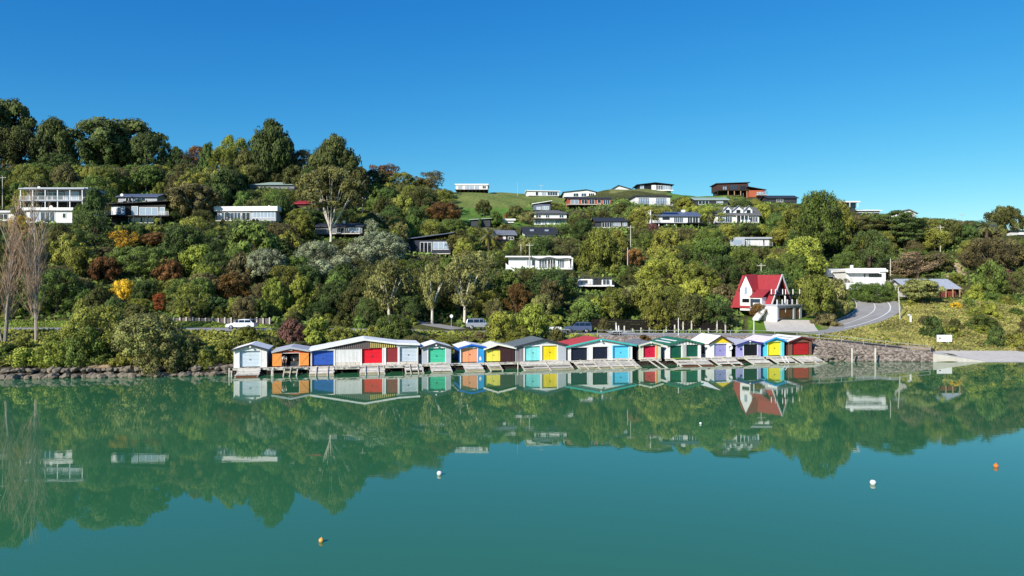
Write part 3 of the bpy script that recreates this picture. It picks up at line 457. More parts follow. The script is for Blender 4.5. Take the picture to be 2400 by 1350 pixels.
# ------------------------------------------------------------------ red A-frame
def aframe():
    D = 131.0; s = D/FPX; px0 = 1740; X = (1822-CX)/FPX*134; zb = zy(D, 716); r = empty('a_frame_house', (X, 134, zb), R(-50), 'steep red-roofed A-frame house with white dormer gable over a white garage', 'house')
    clear(1715, 1885, 643, 728, D-1, 'the red A-frame house'); clear(1710, 1800, 643, 722, 139); PADS.append((X-5, D+7, 8, zb-1.6)); 
    red = mat('red_roof_iron', (168,56,62), .6, .3, .09, 1, 'v', 3, .8, dirt=.4, dirtcol=(142,70,68)); wht = M['white']
    L = 7.2; Wd = 3.6; Hh = 5.5    # ridge along x, front slope faces camera; gable end at +x
    b = MB(); t = .14
    b.prism_x([(-Wd-.35, -.5), (0, Hh), (Wd+.35, -.5), (Wd+.1, -.5), (0, Hh-.32), (-Wd-.1, -.5)], -L, .9); b.build('roof', red, r)
    MB().prism_x([(-Wd+.25, -.1), (Wd-.25, -.1), (0, Hh-.55)], -L+.15, -.02).build('wall', M['grey'], r)
    q = MB(); q.bar((.98, -Wd-.35, -.5), (.98, 0, Hh), .1, .3); q.bar((.98, 0, Hh), (.98, Wd+.35, -.5), .1, .3); q.build('barge_board', wht, r)
    for z0, z1, wds in ((.1, 1.9, ((-1.9,-.6),(-.4,.5),(.7,1.8))), (2.35, 3.9, ((-.5,.05),(.15,.6)))):
        for a, c in wds: fo = MB().box(-.02, .04, a-.06, c+.06, z0-.02, z1+.06).build('window', wht, r); MB().box(.041, .07, a, c, z0+.04, z1).build('pane', M['glassd'], fo)
    # dormer gable toward the camera
    dx = -4.1; d = MB(); d.prism([(dx-1.2, -1.0), (dx+1.2, -1.0), (dx+1.2, 2.9), (dx, 5.3), (dx-1.2, 2.9)], -Wd-.1, -.6); dm = d.build('dormer_wall', wht, r)
    q = MB(); q.add([(dx-1.5,-Wd-.25,2.45),(dx,-Wd-.25,5.42),(dx,-.1,5.42),(dx-1.5,-.6,2.45),(dx-1.5,-Wd-.25,2.6),(dx,-Wd-.25,5.6),(dx,-.1,5.6),(dx-1.5,-.6,2.6)], [(0,1,2,3),(4,7,6,5),(0,4,5,1),(3,2,6,7)])
    q.add([(dx+1.5,-Wd-.25,2.45),(dx,-Wd-.25,5.42),(dx,-.1,5.42),(dx+1.5,-.6,2.45),(dx+1.5,-Wd-.25,2.6),(dx,-Wd-.25,5.6),(dx,-.1,5.6),(dx+1.5,-.6,2.6)], [(0,3,2,1),(4,5,6,7),(0,1,5,4),(3,7,6,2)])
    q.build('dormer_roof', red, r)
    f = MB().box(dx-.28, dx+.3, -Wd-.16, -Wd-.103, 2.0, 3.3).build('window', M['palegrey'], r); MB().box(dx-.2, dx+.22, -Wd-.18, -Wd-.161, 2.1, 3.2).build('pane', M['glassl'], f)
    # lower storey front
    MB().box(dx+1.36, -.4, -Wd-.9, -Wd+.6, -1.2, 1.45).build('lower_wall', wht, r)
    MB().add([(dx+1.3,-Wd-1.1,1.4),(-.1,-Wd-1.1,1.4),(-.1,-Wd+1.3,2.7),(dx+1.3,-Wd+1.3,2.7),(dx+1.3,-Wd-1.1,1.5),(-.1,-Wd-1.1,1.5),(-.1,-Wd+1.3,2.85),(dx+1.3,-Wd+1.3,2.85)], [(0,3,2,1),(4,5,6,7),(0,1,5,4),(1,2,6,5),(0,4,7,3)]).build('skirt_roof', red, r)
    for a, c, gm, y in ((dx-.7, dx+.7, 'glassd', -Wd-.1), (dx+1.9, dx+3.4, 'glass', -Wd-.9)):
        f = MB().box(a-.06, c+.06, y-.06, y-.003, .45, 1.2).build('window', M['offw'], r); MB().box(a, c, y-.08, y-.061, .5, 1.14).build('pane', M[gm], f)
    MB().box(dx+1.45, dx+1.95, -Wd-.96, -Wd-.903, -.3, 1.2).build('door', M['dgrey'], r)
    # balconies on the gable side
    q = MB(); q.box(0, 3.1, -2.6, 2.6, 1.78, 1.98); q.build('balcony', M['black'], r)
    for bb in ((2.8,3.0,-2.5,-2.3,-1.2,1.78),(2.8,3.0,2.2,2.4,-1.2,1.78),(.2,.35,-2.5,-2.35,1.98,2.9),(1.0,1.12,-2.5,-2.38,1.98,2.9),(2.4,2.52,-2.5,-2.38,1.98,2.9),(2.95,3.07,-2.5,-2.38,1.98,2.9),(2.95,3.07,0,.12,1.98,2.9),(2.95,3.07,2.3,2.42,1.98,2.9)): MB().box(*bb).build('balcony_post', wht, r)
    # garage
    g = empty('garage', ((1841-CX)/FPX*129.9, 129.9, zy(129, 745)), R(40), 'white garage, shade-greyed at the front, with two brown wooden doors under the A-frame deck', 'garage'); zh = 2.75; g.scale = (1.39, .68, .76)
    PADS.append(((1841-CX)/FPX*129.9, 131.5, 5.5, zy(129, 745)-.08))
    MB().box(-1.96, -1.903, .0, 5.0, -.8, zh).build('side_wall', wht, g)
    gm = MB(); gm.box(-1.9, -1.5, 0, 5, -.4, zh); gm.box(1.95, 2.4, 0, .35, -.4, zh); gm.box(3.55, 4.0, 0, 5, -.4, zh); gm.box(-1.5, 1.95, 0, .35, zh-.55, zh); gm.box(2.4, 3.55, 0, .35, zh-.55, zh); gm.box(-1.5,3.55,.6,5,-.4,zh-.01); gm.build('wall', M['palegrey'], g)  # weaker light on the front is put into its grey; lit side is white
    gd = mat('wood_garage_door', (120,84,52), .6, .3, .15, 1.5, 'h', 2.2, .8)
    MB().box(-1.49, 1.94, .2, .28, -.1, zh-.56).build('garage_door', gd, g); MB().box(2.41, 3.54, .2, .28, -.1, zh-.56).build('garage_door', gd, g)
    MB().box(-2.1, 4.2, -.25, 5.2, zh+.002, zh+.3).build('deck', M['palegrey'], g)
    for k in range(6): xx = -1.95+6.0*k/5; MB().box(xx-.09, xx+.09, -.1, .08, zh+.3, zh+1.45).build('deck_post', wht, g)
    q = MB(); q.box(-1.9, 4, -.03, 0, zh+1.05, zh+1.1); q.box(-1.9, 4, -.03, 0, zh+.7, zh+.73); q.build('railing', M['steel'], g)
    st = MB()
    for k in range(9): st.box(-2.0-k*.24-.24, -2.0-k*.24, 2.6, 4.2, 2.5-k*.30-.6, 2.5-k*.30)
    st.build('steps', wht, g)
    clear(1740, 1885, 715, 748, D-3)
aframe()
# ------------------------------------------------------------------ boat sheds
SL = .22; TH = math.atan(SL)
def rowD(px): return 95.4/(1-SL*(px-CX)/FPX)
X0, Y0 = (586-CX)/FPX*rowD(586), rowD(586)
T = Vector((math.cos(TH), math.sin(TH), 0)); N = Vector((-math.sin(TH), math.cos(TH), 0))
def tpx(px): D = rowD(px); return ((px-CX)/FPX*D - X0)/math.cos(TH)
def rowpt(px, n=0, z=0): p = Vector((X0, Y0, 0)) + T*tpx(px) + N*n; p.z = z; return p
ZD = .85
def paint(name, rgb, **k):
    k.setdefault('dirt', .3); k.setdefault('dirtcol', tuple(int(v*.72+14) for v in rgb))
    return mat(name, rgb, k.pop('rough', .5), .35, k.pop('var', .07), 1.5, **k)
P = dict(
 ice=paint('pale_ice_door', (196,208,216), bump='h', bscale=4, dirt=.1, dirtcol=(150,160,168)), brickor=paint('burnt_orange_boards', (180,82,48), bump='h', bscale=4),
 orange=paint('orange_door_boards', (238,152,72), bump='v', bscale=3, dirt=.12, dirtcol=(190,110,50)), blue=paint('royal_blue_door', (44,86,172), bump='h', bscale=4, dirt=.15, dirtcol=(80,110,170)),
 red=paint('bright_red_door', (222,24,44), bump='h', bscale=4), maroon=paint('maroon_door', (134,42,46), bump='v', bscale=3), lgrey=paint('light_grey_door', (192,202,212), bump='h', bscale=4),
 mint=paint('mint_green_door', (72,190,150), bump='h', bscale=3), sky=paint('sky_blue_wall', (48,152,214), bump='v', bscale=3), peach=paint('peach_door', (240,160,116), var=.07, bump='v', bscale=3, dirt=.35, dirtcol=(236,182,96)),
 lemon=paint('lemon_door', (236,222,88), bump='v', bscale=3), choc=paint('chocolate_boards', (58,32,34), bump='h', bscale=5, rough=.7), aqua=paint('aqua_door', (134,222,218), bump='v', bscale=3),
 yellow=paint('yellow_door', (244,214,30), bump='v', bscale=3), ink=paint('ink_blue_door', (26,34,52), bump='h', bscale=4), azure=paint('azure_door', (96,200,236), bump='h', bscale=3, dirt=.3, dirtcol=(70,170,215)),
 teal=paint('teal_trim', (70,176,170)), crimson=paint('crimson_door', (206,28,64), bump='h', bscale=4), sage=paint('sage_cream_wall', (208,208,186), bump='v', bscale=2), bottle=paint('bottle_green_door', (18,84,66), bump='h', bscale=4),
 lav=paint('lavender_door', (150,145,196), bump='h', bscale=3, dirt=.2, dirtcol=(130,124,190)), lavw=paint('lavender_wall', (164,158,204), bump='v', bscale=2), indigo=paint('indigo_trim', (58,56,130)), coal=paint('coal_black_door', (20,20,24)),
 turq=paint('turquoise_wall', (92,200,220), bump='v', bscale=2), acid=paint('acid_yellow_door', (240,224,50), bump='h', bscale=3), redd=paint('barn_red_door', (176,36,40), bump='h', bscale=4, dirt=.2, dirtcol=(140,40,40)),
 barn=paint('dark_red_boards', (88,40,36), rough=.8), redroof=paint('red_shed_roof', (204,72,70), bump='v', bscale=6, dirt=.2, dirtcol=(180,90,80)), greyroof=paint('grey_green_shed_roof', (112,120,120), bump='v', bscale=5, dirt=.2),
 greenroof=paint('green_shed_roof', (44,116,88), bump='v', bscale=5), creamr=paint('cream_roof', (236,232,214), bump='v', bscale=6, dirt=.15), pinkr=paint('pinkish_white_roof', (236,222,226), bump='v', bscale=6, dirt=.15),
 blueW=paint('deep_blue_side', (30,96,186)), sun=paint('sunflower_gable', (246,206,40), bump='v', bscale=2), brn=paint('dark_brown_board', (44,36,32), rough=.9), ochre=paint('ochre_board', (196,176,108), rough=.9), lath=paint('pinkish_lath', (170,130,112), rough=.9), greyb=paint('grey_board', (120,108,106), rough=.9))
def roofz(prof, x):
    for (a, za), (b, zb) in zip(prof[:-1], prof[1:]):
        if a-1e-6 <= x <= b+1e-6: return za+(zb-za)*(x-a)/(b-a)
    return prof[0][1] if x < prof[0][0] else prof[-1][1]
def shed(name, label, prof, base, doors, wall, roof, fascia, side=None, depth=5.4, ov=.22, land=None, fov=.3, rthick=.07, extra=None, bands=None):
    """prof: [(px, py)...] front roof line; doors: (px0,px1,pytop,pybase,material,kind)"""
    x0, x1 = prof[0][0], prof[-1][0]; cm = (x0+x1)/2; s = rowD(cm)/FPX; root = empty(name, rowpt(cm, 0, ZD), TH, label, 'boat shed', 'boat sheds in a row on the waterfront')
    t0 = tpx(cm); X = lambda px: tpx(px)-t0; Z = lambda py: (base-py)*s
    pr = [(X(a), Z(b)) for a, b in prof]; cuts = sorted(set([a for a, z in pr] + [X(d[0]) for d in doors] + [X(d[1]) for d in doors])); wl_ = MB(); th = .3
    for a, b in zip(cuts[:-1], cuts[1:]):
        if b-a < .01: continue
        z0 = -.2
        for d in doors:
            if (a+b)/2 > X(d[0]) and (a+b)/2 < X(d[1]): z0 = Z(d[2])
        wl_.prism([(a, z0), (b, z0), (b, roofz(pr, b)), (a, roofz(pr, a))], 0, th)
    wl_.build('front_wall', wall, root)
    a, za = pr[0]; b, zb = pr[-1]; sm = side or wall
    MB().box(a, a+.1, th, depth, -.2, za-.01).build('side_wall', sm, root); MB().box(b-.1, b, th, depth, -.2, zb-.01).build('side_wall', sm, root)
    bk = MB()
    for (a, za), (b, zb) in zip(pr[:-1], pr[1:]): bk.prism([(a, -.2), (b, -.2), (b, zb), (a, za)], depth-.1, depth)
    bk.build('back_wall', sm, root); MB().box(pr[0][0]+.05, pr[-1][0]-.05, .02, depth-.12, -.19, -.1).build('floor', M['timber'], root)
    rf = MB(); fa = MB(); pe = list(pr)
    g0 = (pr[1][1]-pr[0][1])/(pr[1][0]-pr[0][0]); g1 = (pr[-1][1]-pr[-2][1])/(pr[-1][0]-pr[-2][0])
    pe[0] = (pr[0][0]-ov, pr[0][1]-g0*ov); pe[-1] = (pr[-1][0]+ov, pr[-1][1]+g1*ov)
    for (a, za), (b, zb) in zip(pe[:-1], pe[1:]):
        rf.prism([(a, za+.01), (b, zb+.01), (b, zb+rthick), (a, za+rthick)], -fov, depth+.2)
        fa.prism([(a, za-.13), (b, zb-.13), (b, zb+rthick+.015), (a, za+rthick+.015)], -fov-.05, -fov-.003)
    rf.build('roof', roof, root); fa.build('barge_board', fascia, root)
    w = pr[-1][0]-pr[0][0]; k = max(2, int(w/1.6))
    for i in range(k+1):
        for y in (.15, depth*.5): xx = pr[0][0]+.1+(w-.3)*i/k; MB().tube((xx+.05, y, -2.6), (xx+.05, y, -.21), .09, .08, 6).build('pile', M['timberd'], root)
    for d in doors:
        a, b, zt, zb2, m, kd = X(d[0]), X(d[1]), Z(d[2]), Z(d[3]), d[4], d[5] if len(d) > 5 else 'roller'
        if kd == 'open': continue
        if kd == 'roller':
            q = MB(); n = max(6, int((zt-zb2)/.16)); y = .24
            for i in range(n): z = zb2+(zt-zb2)*i/n; z2 = zb2+(zt-zb2)*(i+1)/n; q.prism_x([(y, z), (y+.05, z), (y+.05, z2), (y, z2), (y-.035, (z+z2)/2)], a+.002, b-.002)
            do = q.build('roller_door', m, root); MB().box((a+b)/2-.09, (a+b)/2+.09, .17, .2, zb2+(zt-zb2)*.42, zb2+(zt-zb2)*.47).build('handle', M['dgrey'], do)
        elif kd == 'double':
            mid = (a+b)/2
            for c, e in ((a+.002, mid-.015), (mid+.015, b-.002)):
                q = MB(); n = max(3, int((e-c)/.18))
                for i in range(n): q.box(c+(e-c)*i/n, c+(e-c)*(i+1)/n-.012, .16, .2, zb2, zt)
                q.box(c, e, .201, .24, zb2, zt); do = q.build('door', m, root)
            MB().box(mid+.05, mid+.16, .11, .155, zb2+(zt-zb2)*.5, zb2+(zt-zb2)*.56).build('handle', M['dgrey'], do)
        elif kd == 'panel': q = MB(); q.box(a+.002, b-.002, .1, .16, zb2, zt); q.build('panel', m, root)
        elif kd == 'ribbed':
            q = MB(); n = int((b-a)/.16)
            for i in range(n): q.prism([(a+(b-a)*i/n, zb2), (a+(b-a)*(i+.8)/n, zb2), (a+(b-a)*(i+.8)/n, zt), (a+(b-a)*i/n, zt)], .02, .1)
            q.box(a, b, .101, .15, zb2, zt); q.build('ribbed_panel', m, root)
        if zb2 > .05: MB().box(a, b, .02, .28, -.2, zb2-.002).build('sill', M['timber'], root)
    if extra: extra(root, X, Z, pr, s)
    if land: LAND.append((land, cm, (prof[0][1]+base)/2))
    clear(x0-8, x1+8, min(p[1] for p in prof)-6, base+5, rowD(cm)-1)
    return root
def boards(root, X, x0, x1, zf, zb, m, n, y=-.03, w=.55, name='battens'):
    q = MB(); a, b = X(x0), X(x1)
    for i in range(n):
        xa = a+(b-a)*i/n; xb = xa+(b-a)/n*w; q.box(xa, xb, y, y+.028, zb if not callable(zb) else zb((xa+xb)/2), zf((xa+xb)/2))
    return q.build(name, m, root)
def trim(root, X, Z, x0, x1, y0, y1, m, w=.09, name='door_frame', y=-.03):
    a, b, zt, zb = X(x0), X(x1), Z(y0), Z(y1); q = MB(); q.box(a-w, a, y, -.002, zb, zt+w); q.box(b, b+w, y, -.002, zb, zt+w); q.box(a, b, y, -.002, zt, zt+w); return q.build(name, m, root)
def lamp(root, x, z, m='white'): q = MB(); q.blob((x, -.4, z), .12, sub=1, jit=0); q.box(x-.03, x+.03, -.4, -.002, z-.03, z+.03); q.build('gable_lamp', M[m], root)
wh = M['white']
shed('white_boat_shed', 'white gabled boat shed with pale blue-grey roller door, leftmost of the row', [(547.5,819),(588,808),(625.5,819)], 860, [(561.5,610,822,860,P['ice'])], M['whitew'], M['roofw'], M['dgrey'],
     depth=5.2, land='the leftmost white boat shed', extra=lambda r, X, Z, pr, s: (lamp(r, X(588), Z(813)), trim(r, X, Z, 561.5, 610, 822, 860, wh)))
def ex2(r, X, Z, pr, s):
    for a, b, hinge in ((638.5, 660.5, 1), (702, 724, -1)):
        xa, xb, zt, zb = X(a), X(b), Z(827), Z(857); q = MB(); n = 6
        for i in range(n): q.box(xa+(xb-xa)*i/n, xa+(xb-xa)*(i+1)/n-.012, -.16, -.12, zb+.05, zt)
        d = q.build('open_door', P['orange'], r); q = MB(); q.box(xa, xb, -.19, -.162, zt-.14, zt-.02); q.box(xa, xb, -.19, -.162, zb+.08, zb+.2); q.bar((xa+.05, -.178, zb+.2), (xb-.05, -.178, zt-.14), .03, .1); q.build('brace', P['orange'], d)
    q = MB(); q.box(X(676), X(685), -.2, -.002, Z(820), Z(815)); b = q.build('wall_lamp', wh, r); MB().box(X(677.5), X(683.5), -.23, -.202, Z(818.8), Z(816.2)).build('lens', M['dgrey'], b)
    trim(r, X, Z, 661, 701, 827, 857, M['white'], .05)
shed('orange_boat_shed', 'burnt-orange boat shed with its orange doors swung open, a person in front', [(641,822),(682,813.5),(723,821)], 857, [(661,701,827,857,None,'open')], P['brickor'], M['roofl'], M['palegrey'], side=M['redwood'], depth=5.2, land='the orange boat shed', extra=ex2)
def ex3(r, X, Z, pr, s):
    zf = lambda x: roofz(pr, x)-.16
    q = MB(); q.prism([(X(757), Z(819.4)), (X(929), Z(817.3)), (X(929), zf(X(929))+.05), (X(854), zf(X(854))+.05), (X(757), zf(X(757))+.05)], -.022, -.003); q.build('gable_lining', P['brn'], r)
    boards(r, X, 757, 868, zf, Z(819.5), P['greyb'], 24, y=-.06); boards(r, X, 868, 928, zf, Z(817.5), P['ochre'], 13, y=-.06)
    q = MB(); q.box(X(730), X(784), -.07, -.035, Z(821.5), Z(819.5)); q.build('lintel', wh, r)
    q = MB(); q.box(X(931), X(979.5), -.06, -.002, Z(816), Z(808)); q.build('lintel', M['palegrey'], r)
    for a, b in ((782, 785), (845, 848), (896, 899), (900.5, 904.5), (932.5, 936.5)): MB().box(X(a), X(b), -.05, -.002, -.1, Z(819 if a < 850 else 817)).build('pier', wh, r)
r3 = shed('long_boat_shed', 'longest boat shed under one sagging white roof, with blue, white, red, maroon and grey doors', [(727.5,820),(757,815),(854,797),(934,808),(980,810)], 856,
     [(731,782,822,855.5,P['blue']),(785,845,819,850,wh,'ribbed'),(848,896,817,853.5,P['red']),(905,932,817,852,P['maroon'],'panel'),(937,978,816,851.5,P['lgrey'])], M['offw'], M['roofw'], wh, side=M['grey'], depth=5.6, land='the longest boat shed', extra=ex3, bands=1)
for o in r3.children:
    if o.name.startswith('front_wall'): o.data.materials[0] = P['brn'] if False else M['offw']
def ex4(r, X, Z, pr, s): trim(r, X, Z, 1003.5, 1044, 815, 848, M['roofw']); lamp(r, X(1022), Z(808)); MB().box(X(980.5), X(988.5), .5, .6, -.1, Z(831)).build('side_panel', M['roofb'], r)
shed('green_door_boat_shed', 'small white boat shed with mint green roller door', [(989,813),(1022,803),(1057,813)], 849.5, [(1003.5,1044,815,848.5,P['mint'])], M['palegrey'], M['roofw'], M['dgrey'], side=M['black'], depth=5, land='the mint-door boat shed', extra=ex4)
def ex5(r, X, Z, pr, s):
    trim(r, X, Z, 1080.5, 1118.5, 814.5, 847, wh, .1); q = MB(); a, z = X(1125.5), Z(840); q.prism([(a-.08, z-.22), (a+.12, z-.2), (a+.16, z+.05), (a+.04, z+.3), (a-.12, z+.22), (a-.16, z)], -.02, -.003); q.build('painted_patch', M['white'], r)
    MB().box(X(1121), X(1122), -.03, -.002, 0, Z(812)).build('corner_trim', P['sky'], r)
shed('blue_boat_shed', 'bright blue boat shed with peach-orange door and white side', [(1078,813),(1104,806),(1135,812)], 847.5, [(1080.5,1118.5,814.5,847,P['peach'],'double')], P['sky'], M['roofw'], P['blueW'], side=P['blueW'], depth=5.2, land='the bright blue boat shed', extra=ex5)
def ex6(r, X, Z, pr, s):
    q = MB(); n = 13
    for i in range(n): z = .02+(Z(818)-.02)*i/n; q.prism_x([(-.045, z), (-.003, z), (-.003, z+.15), (-.02, z+.15)], X(1174.5), X(1198))
    q.build('weatherboards', P['choc'], r); boards(r, X, 1140, 1200, lambda x: roofz(pr, x)-.14, Z(818), P['choc'], 22, name='gable_boards')
shed('brown_boat_shed', 'chocolate-brown boat shed with cream roof edge and lemon double doors', [(1136.5,815),(1166,805),(1205,814)], 846, [(1137.5,1173,818,845.3,P['lemon'],'double')], P['choc'], P['creamr'], P['creamr'], side=P['choc'], depth=5, land='the lemon-door boat shed', extra=ex6)
def ex7(r, X, Z, pr, s):
    boards(r, X, 1209, 1227, lambda x: roofz(pr, x)-.16, -.1, P['greyb'], 7); trim(r, X, Z, 1230, 1265.5, 810, 844, wh, .16); trim(r, X, Z, 1270.5, 1305.5, 809, 843, wh, .16)
    for a in (1248, 1291): MB().box(X(a), X(a)+.35, -.06, -.003, Z(801.5), Z(800.5)).build('hinge', M['grey'], r)
shed('aqua_yellow_boat_shed', 'big pale grey boat shed with aqua and yellow doors side by side under grey-green roof', [(1208,810),(1274,794),(1327,807.5)], 844, [(1230,1265.5,810,843.6,P['aqua'],'double'),(1270.5,1305.5,809,843,P['yellow'],'double')], M['palegrey'], P['greyroof'], M['dgrey'], depth=6.3, land='the aqua-and-yellow-door shed', extra=ex7, side=M['white'])
def ex8(r, X, Z, pr, s): trim(r, X, Z, 1437, 1474.5, 811, 839.5, P['azure'], .12); trim(r, X, Z, 1338, 1377, 813, 842, wh, .05); trim(r, X, Z, 1389, 1425, 812, 840, wh, .05); lamp(r, X(1407), Z(798))
shed('red_roof_boat_shed', 'wide white boat shed with red roof, teal edging, two ink-blue doors and one sky-blue door', [(1332,809),(1407,793.5),(1482,808)], 841.5, [(1338,1377,813,841.3,P['ink']),(1389,1425,812,840.6,P['ink']),(1437,1474.5,811,840,P['azure'])], M['whitew'], P['redroof'], P['teal'], side=P['ink'], depth=6, land='the red-roofed boat shed', extra=ex8, ov=.5)
def ex9(r, X, Z, pr, s): trim(r, X, Z, 1508, 1537, 813, 841, P['sage'], .1); MB().box(X(1537.5), X(1540), -.06, -.003, 0, Z(813)).build('jamb', P['orange'], r); lamp(r, X(1524), Z(806))
shed('sage_boat_shed', 'narrow sage-cream boat shed with crimson roller door', [(1498.5,811),(1524,804),(1549,811)], 842.5, [(1508,1537,813,840.8,P['crimson'])], P['sage'], M['roofg'], P['sage'], side=M['dgrey'], depth=5.5, land='the narrow sage boat shed', extra=ex9)
def ex10(r, X, Z, pr, s):
    boards(r, X, 1564, 1643, lambda x: roofz(pr, x)-.14, Z(809.5), P['brn'], 11, w=.14); [MB().box(X(a), X(a)+.04, -.03, -.002, 0, Z(810)).build('batten', P['brn'], r) for a in (1600.5, 1603.5, 1606.5)]
    for k in (0, 1): q = MB(); a = pr[0][0]*.75+k*.9; z = roofz(pr, a)+.085; a2 = a+.18; z2 = roofz(pr, a2)+.085; q.add([(a, .4+k*0, z), (a2, .4, z2), (a2+1.0, 4.8, roofz(pr, a2+1.0)+.085), (a+1.0, 4.8, roofz(pr, a+1.0)+.085)], [(0,1,2,3)])
    q = MB()
    for k in range(2):
        xa = pr[0][0]+.35+k*.85; xb = xa+.28; q.prism([(xa, roofz(pr, xa)+.075), (xb, roofz(pr, xb)+.075), (xb, roofz(pr, xb)+.1), (xa, roofz(pr, xa)+.1)], 0, 4.8)
    q.build('skylight_strips', M['white'], r)
shed('green_roof_boat_shed', 'white boat shed with green roof, dark battens and twin bottle-green doors', [(1563,807.5),(1603.5,796.5),(1643,806.5)], 839.5, [(1570.5,1598,811,838.8,P['bottle']),(1608.5,1637,810,838,P['bottle'])], M['whitew'], P['greenroof'], P['greenroof'], depth=5.8, land='the green-roofed boat shed', extra=ex10)
def ex11(r, X, Z, pr, s):
    q = MB(); z0 = Z(804); q.prism([(X(1663), z0), (X(1713), z0), (X(1713), roofz(pr, X(1713))-.04), (X(1688), roofz(pr, X(1688))-.08), (X(1663), roofz(pr, X(1663))-.04)], -.035, -.003); q.build('yellow_gable', P['sun'], r)
    q = MB(); c = (X(1710.5), Z(815.5)); n = 16
    for k in range(n): a, b = 2*math.pi*k/n, 2*math.pi*(k+1)/n; q.tube((c[0]+.3*math.cos(a), -.12, c[1]+.3*math.sin(a)), (c[0]+.3*math.cos(b), -.12, c[1]+.3*math.sin(b)), .07, .07, 6)
    o = q.build('lifebuoy', wh, None); o.location = r.matrix_basis @ Vector((0,0,0)); o.rotation_euler = (0,0,TH); tag(o, 'white lifebuoy ring hanging right of the lavender door', 'lifebuoy')
    MB().box(pr[0][0]-.05, pr[0][0]-.003, 1.2, 3.2, .3, 1.7).build('side_window', M['glassd'], r)
shed('yellow_gable_boat_shed', 'white boat shed with sunflower-yellow gable and lavender roller door', [(1661.5,804.5),(1688,788),(1714.5,804)], 836.5, [(1674,1704,806.5,835.5,P['lav'])], M['white'], M['roofw'], M['brown'], side=M['whitew'], depth=5.4, land='the yellow-gabled boat shed', extra=ex11)
def ex12(r, X, Z, pr, s):
    trim(r, X, Z, 1743, 1775, 808, 835, wh, .08); lamp(r, X(1755), Z(801.5)); q = MB(); q.blob((X(1736), -.06, Z(818.5)), .16, (1, .3, 1.3), .25, 3); q.build('wall_ornament', P['indigo'], r)
shed('purple_boat_shed', 'low lavender boat shed with black door and indigo roof edge', [(1726.5,808.5),(1755,799.5),(1783.5,806)], 836, [(1743,1775,808,835,P['coal'],'panel')], P['lavw'], M['roofl'], P['indigo'], side=M['black'], depth=5.4, land='the lavender boat shed', extra=ex12)
shed('turquoise_boat_shed', 'narrow turquoise boat shed with acid-yellow door', [(1792,801.5),(1816,791.5),(1838,799.5)], 834, [(1800.5,1830,802.5,833.6,P['acid'],'double')], P['turq'], P['pinkr'], P['sky'], side=P['sky'], depth=5.2, land='the turquoise boat shed', extra=lambda r, X, Z, pr, s: trim(r, X, Z, 1800.5, 1830, 802.5, 833, P['acid'], .1))
def ex14(r, X, Z, pr, s):
    boards(r, X, 1847.5, 1857, lambda x: roofz(pr, x)-.14, -.1, P['lath'], 5, w=.16); boards(r, X, 1897, 1903, lambda x: roofz(pr, x)-.14, -.1, P['lath'], 3, w=.16); boards(r, X, 1858, 1896, lambda x: roofz(pr, x)-.14, Z(802.5), P['lath'], 17, w=.16)
    q = MB()
    for k in range(2):
        xa = pr[0][0]+.3+k*.75; xb = xa+.14; q.prism([(xa, roofz(pr, xa)+.075), (xb, roofz(pr, xb)+.075), (xb, roofz(pr, xb)+.1), (xa, roofz(pr, xa)+.1)], .5, 4.4)
    q.build('roof_strips', M['grey'], r)
shed('dark_red_boat_shed', 'dark red boarded boat shed with red roller door, rightmost of the row', [(1847.5,800.5),(1876,790),(1903,797)], 832.5, [(1858,1896,803,832,P['redd'])], P['barn'], M['roofw'], P['barn'], side=P['barn'], depth=5.6, land='the rightmost dark red boat shed', extra=ex14)
# ------------------------------------------------------------------ decks and slipways in front of the sheds
def deck(px0, px1, n0, lab, mt='timber', ragged=.15):
    a, b = tpx(px0), tpx(px1); c = (a+b)/2; o = Vector((X0, Y0, ZD-.02)) + T*c; r = empty('timber_deck', o, TH, lab, 'deck', 'timber decks along the boat sheds'); rr = random.Random(int(px0))
    q = MB(); n = max(3, int((b-a)/.26))
    for i in range(n): xa = a-c+(b-a)*i/n; q.box(xa, xa+(b-a)/n-rr.uniform(.02, .06), -n0-rr.uniform(-ragged*.5, ragged), -.01, -.1, -.03-rr.uniform(0, .03))
    q.build('planks', M[mt], r); q = MB(); q.box(a-c, b-c, -n0+.05, -n0+.2, -.32, -.105); q.build('beam', M['timber'], r)
    k = max(1, int((b-a)/1.8))
    for i in range(k+1): xx = a-c+.1+(b-a-.2)*i/k; MB().tube((xx, -n0+.12, -2.6), (xx+rr.uniform(-.06, .06), -n0+.12, -.33), .085, .075, 6).build('pile', M['timberd'], r)
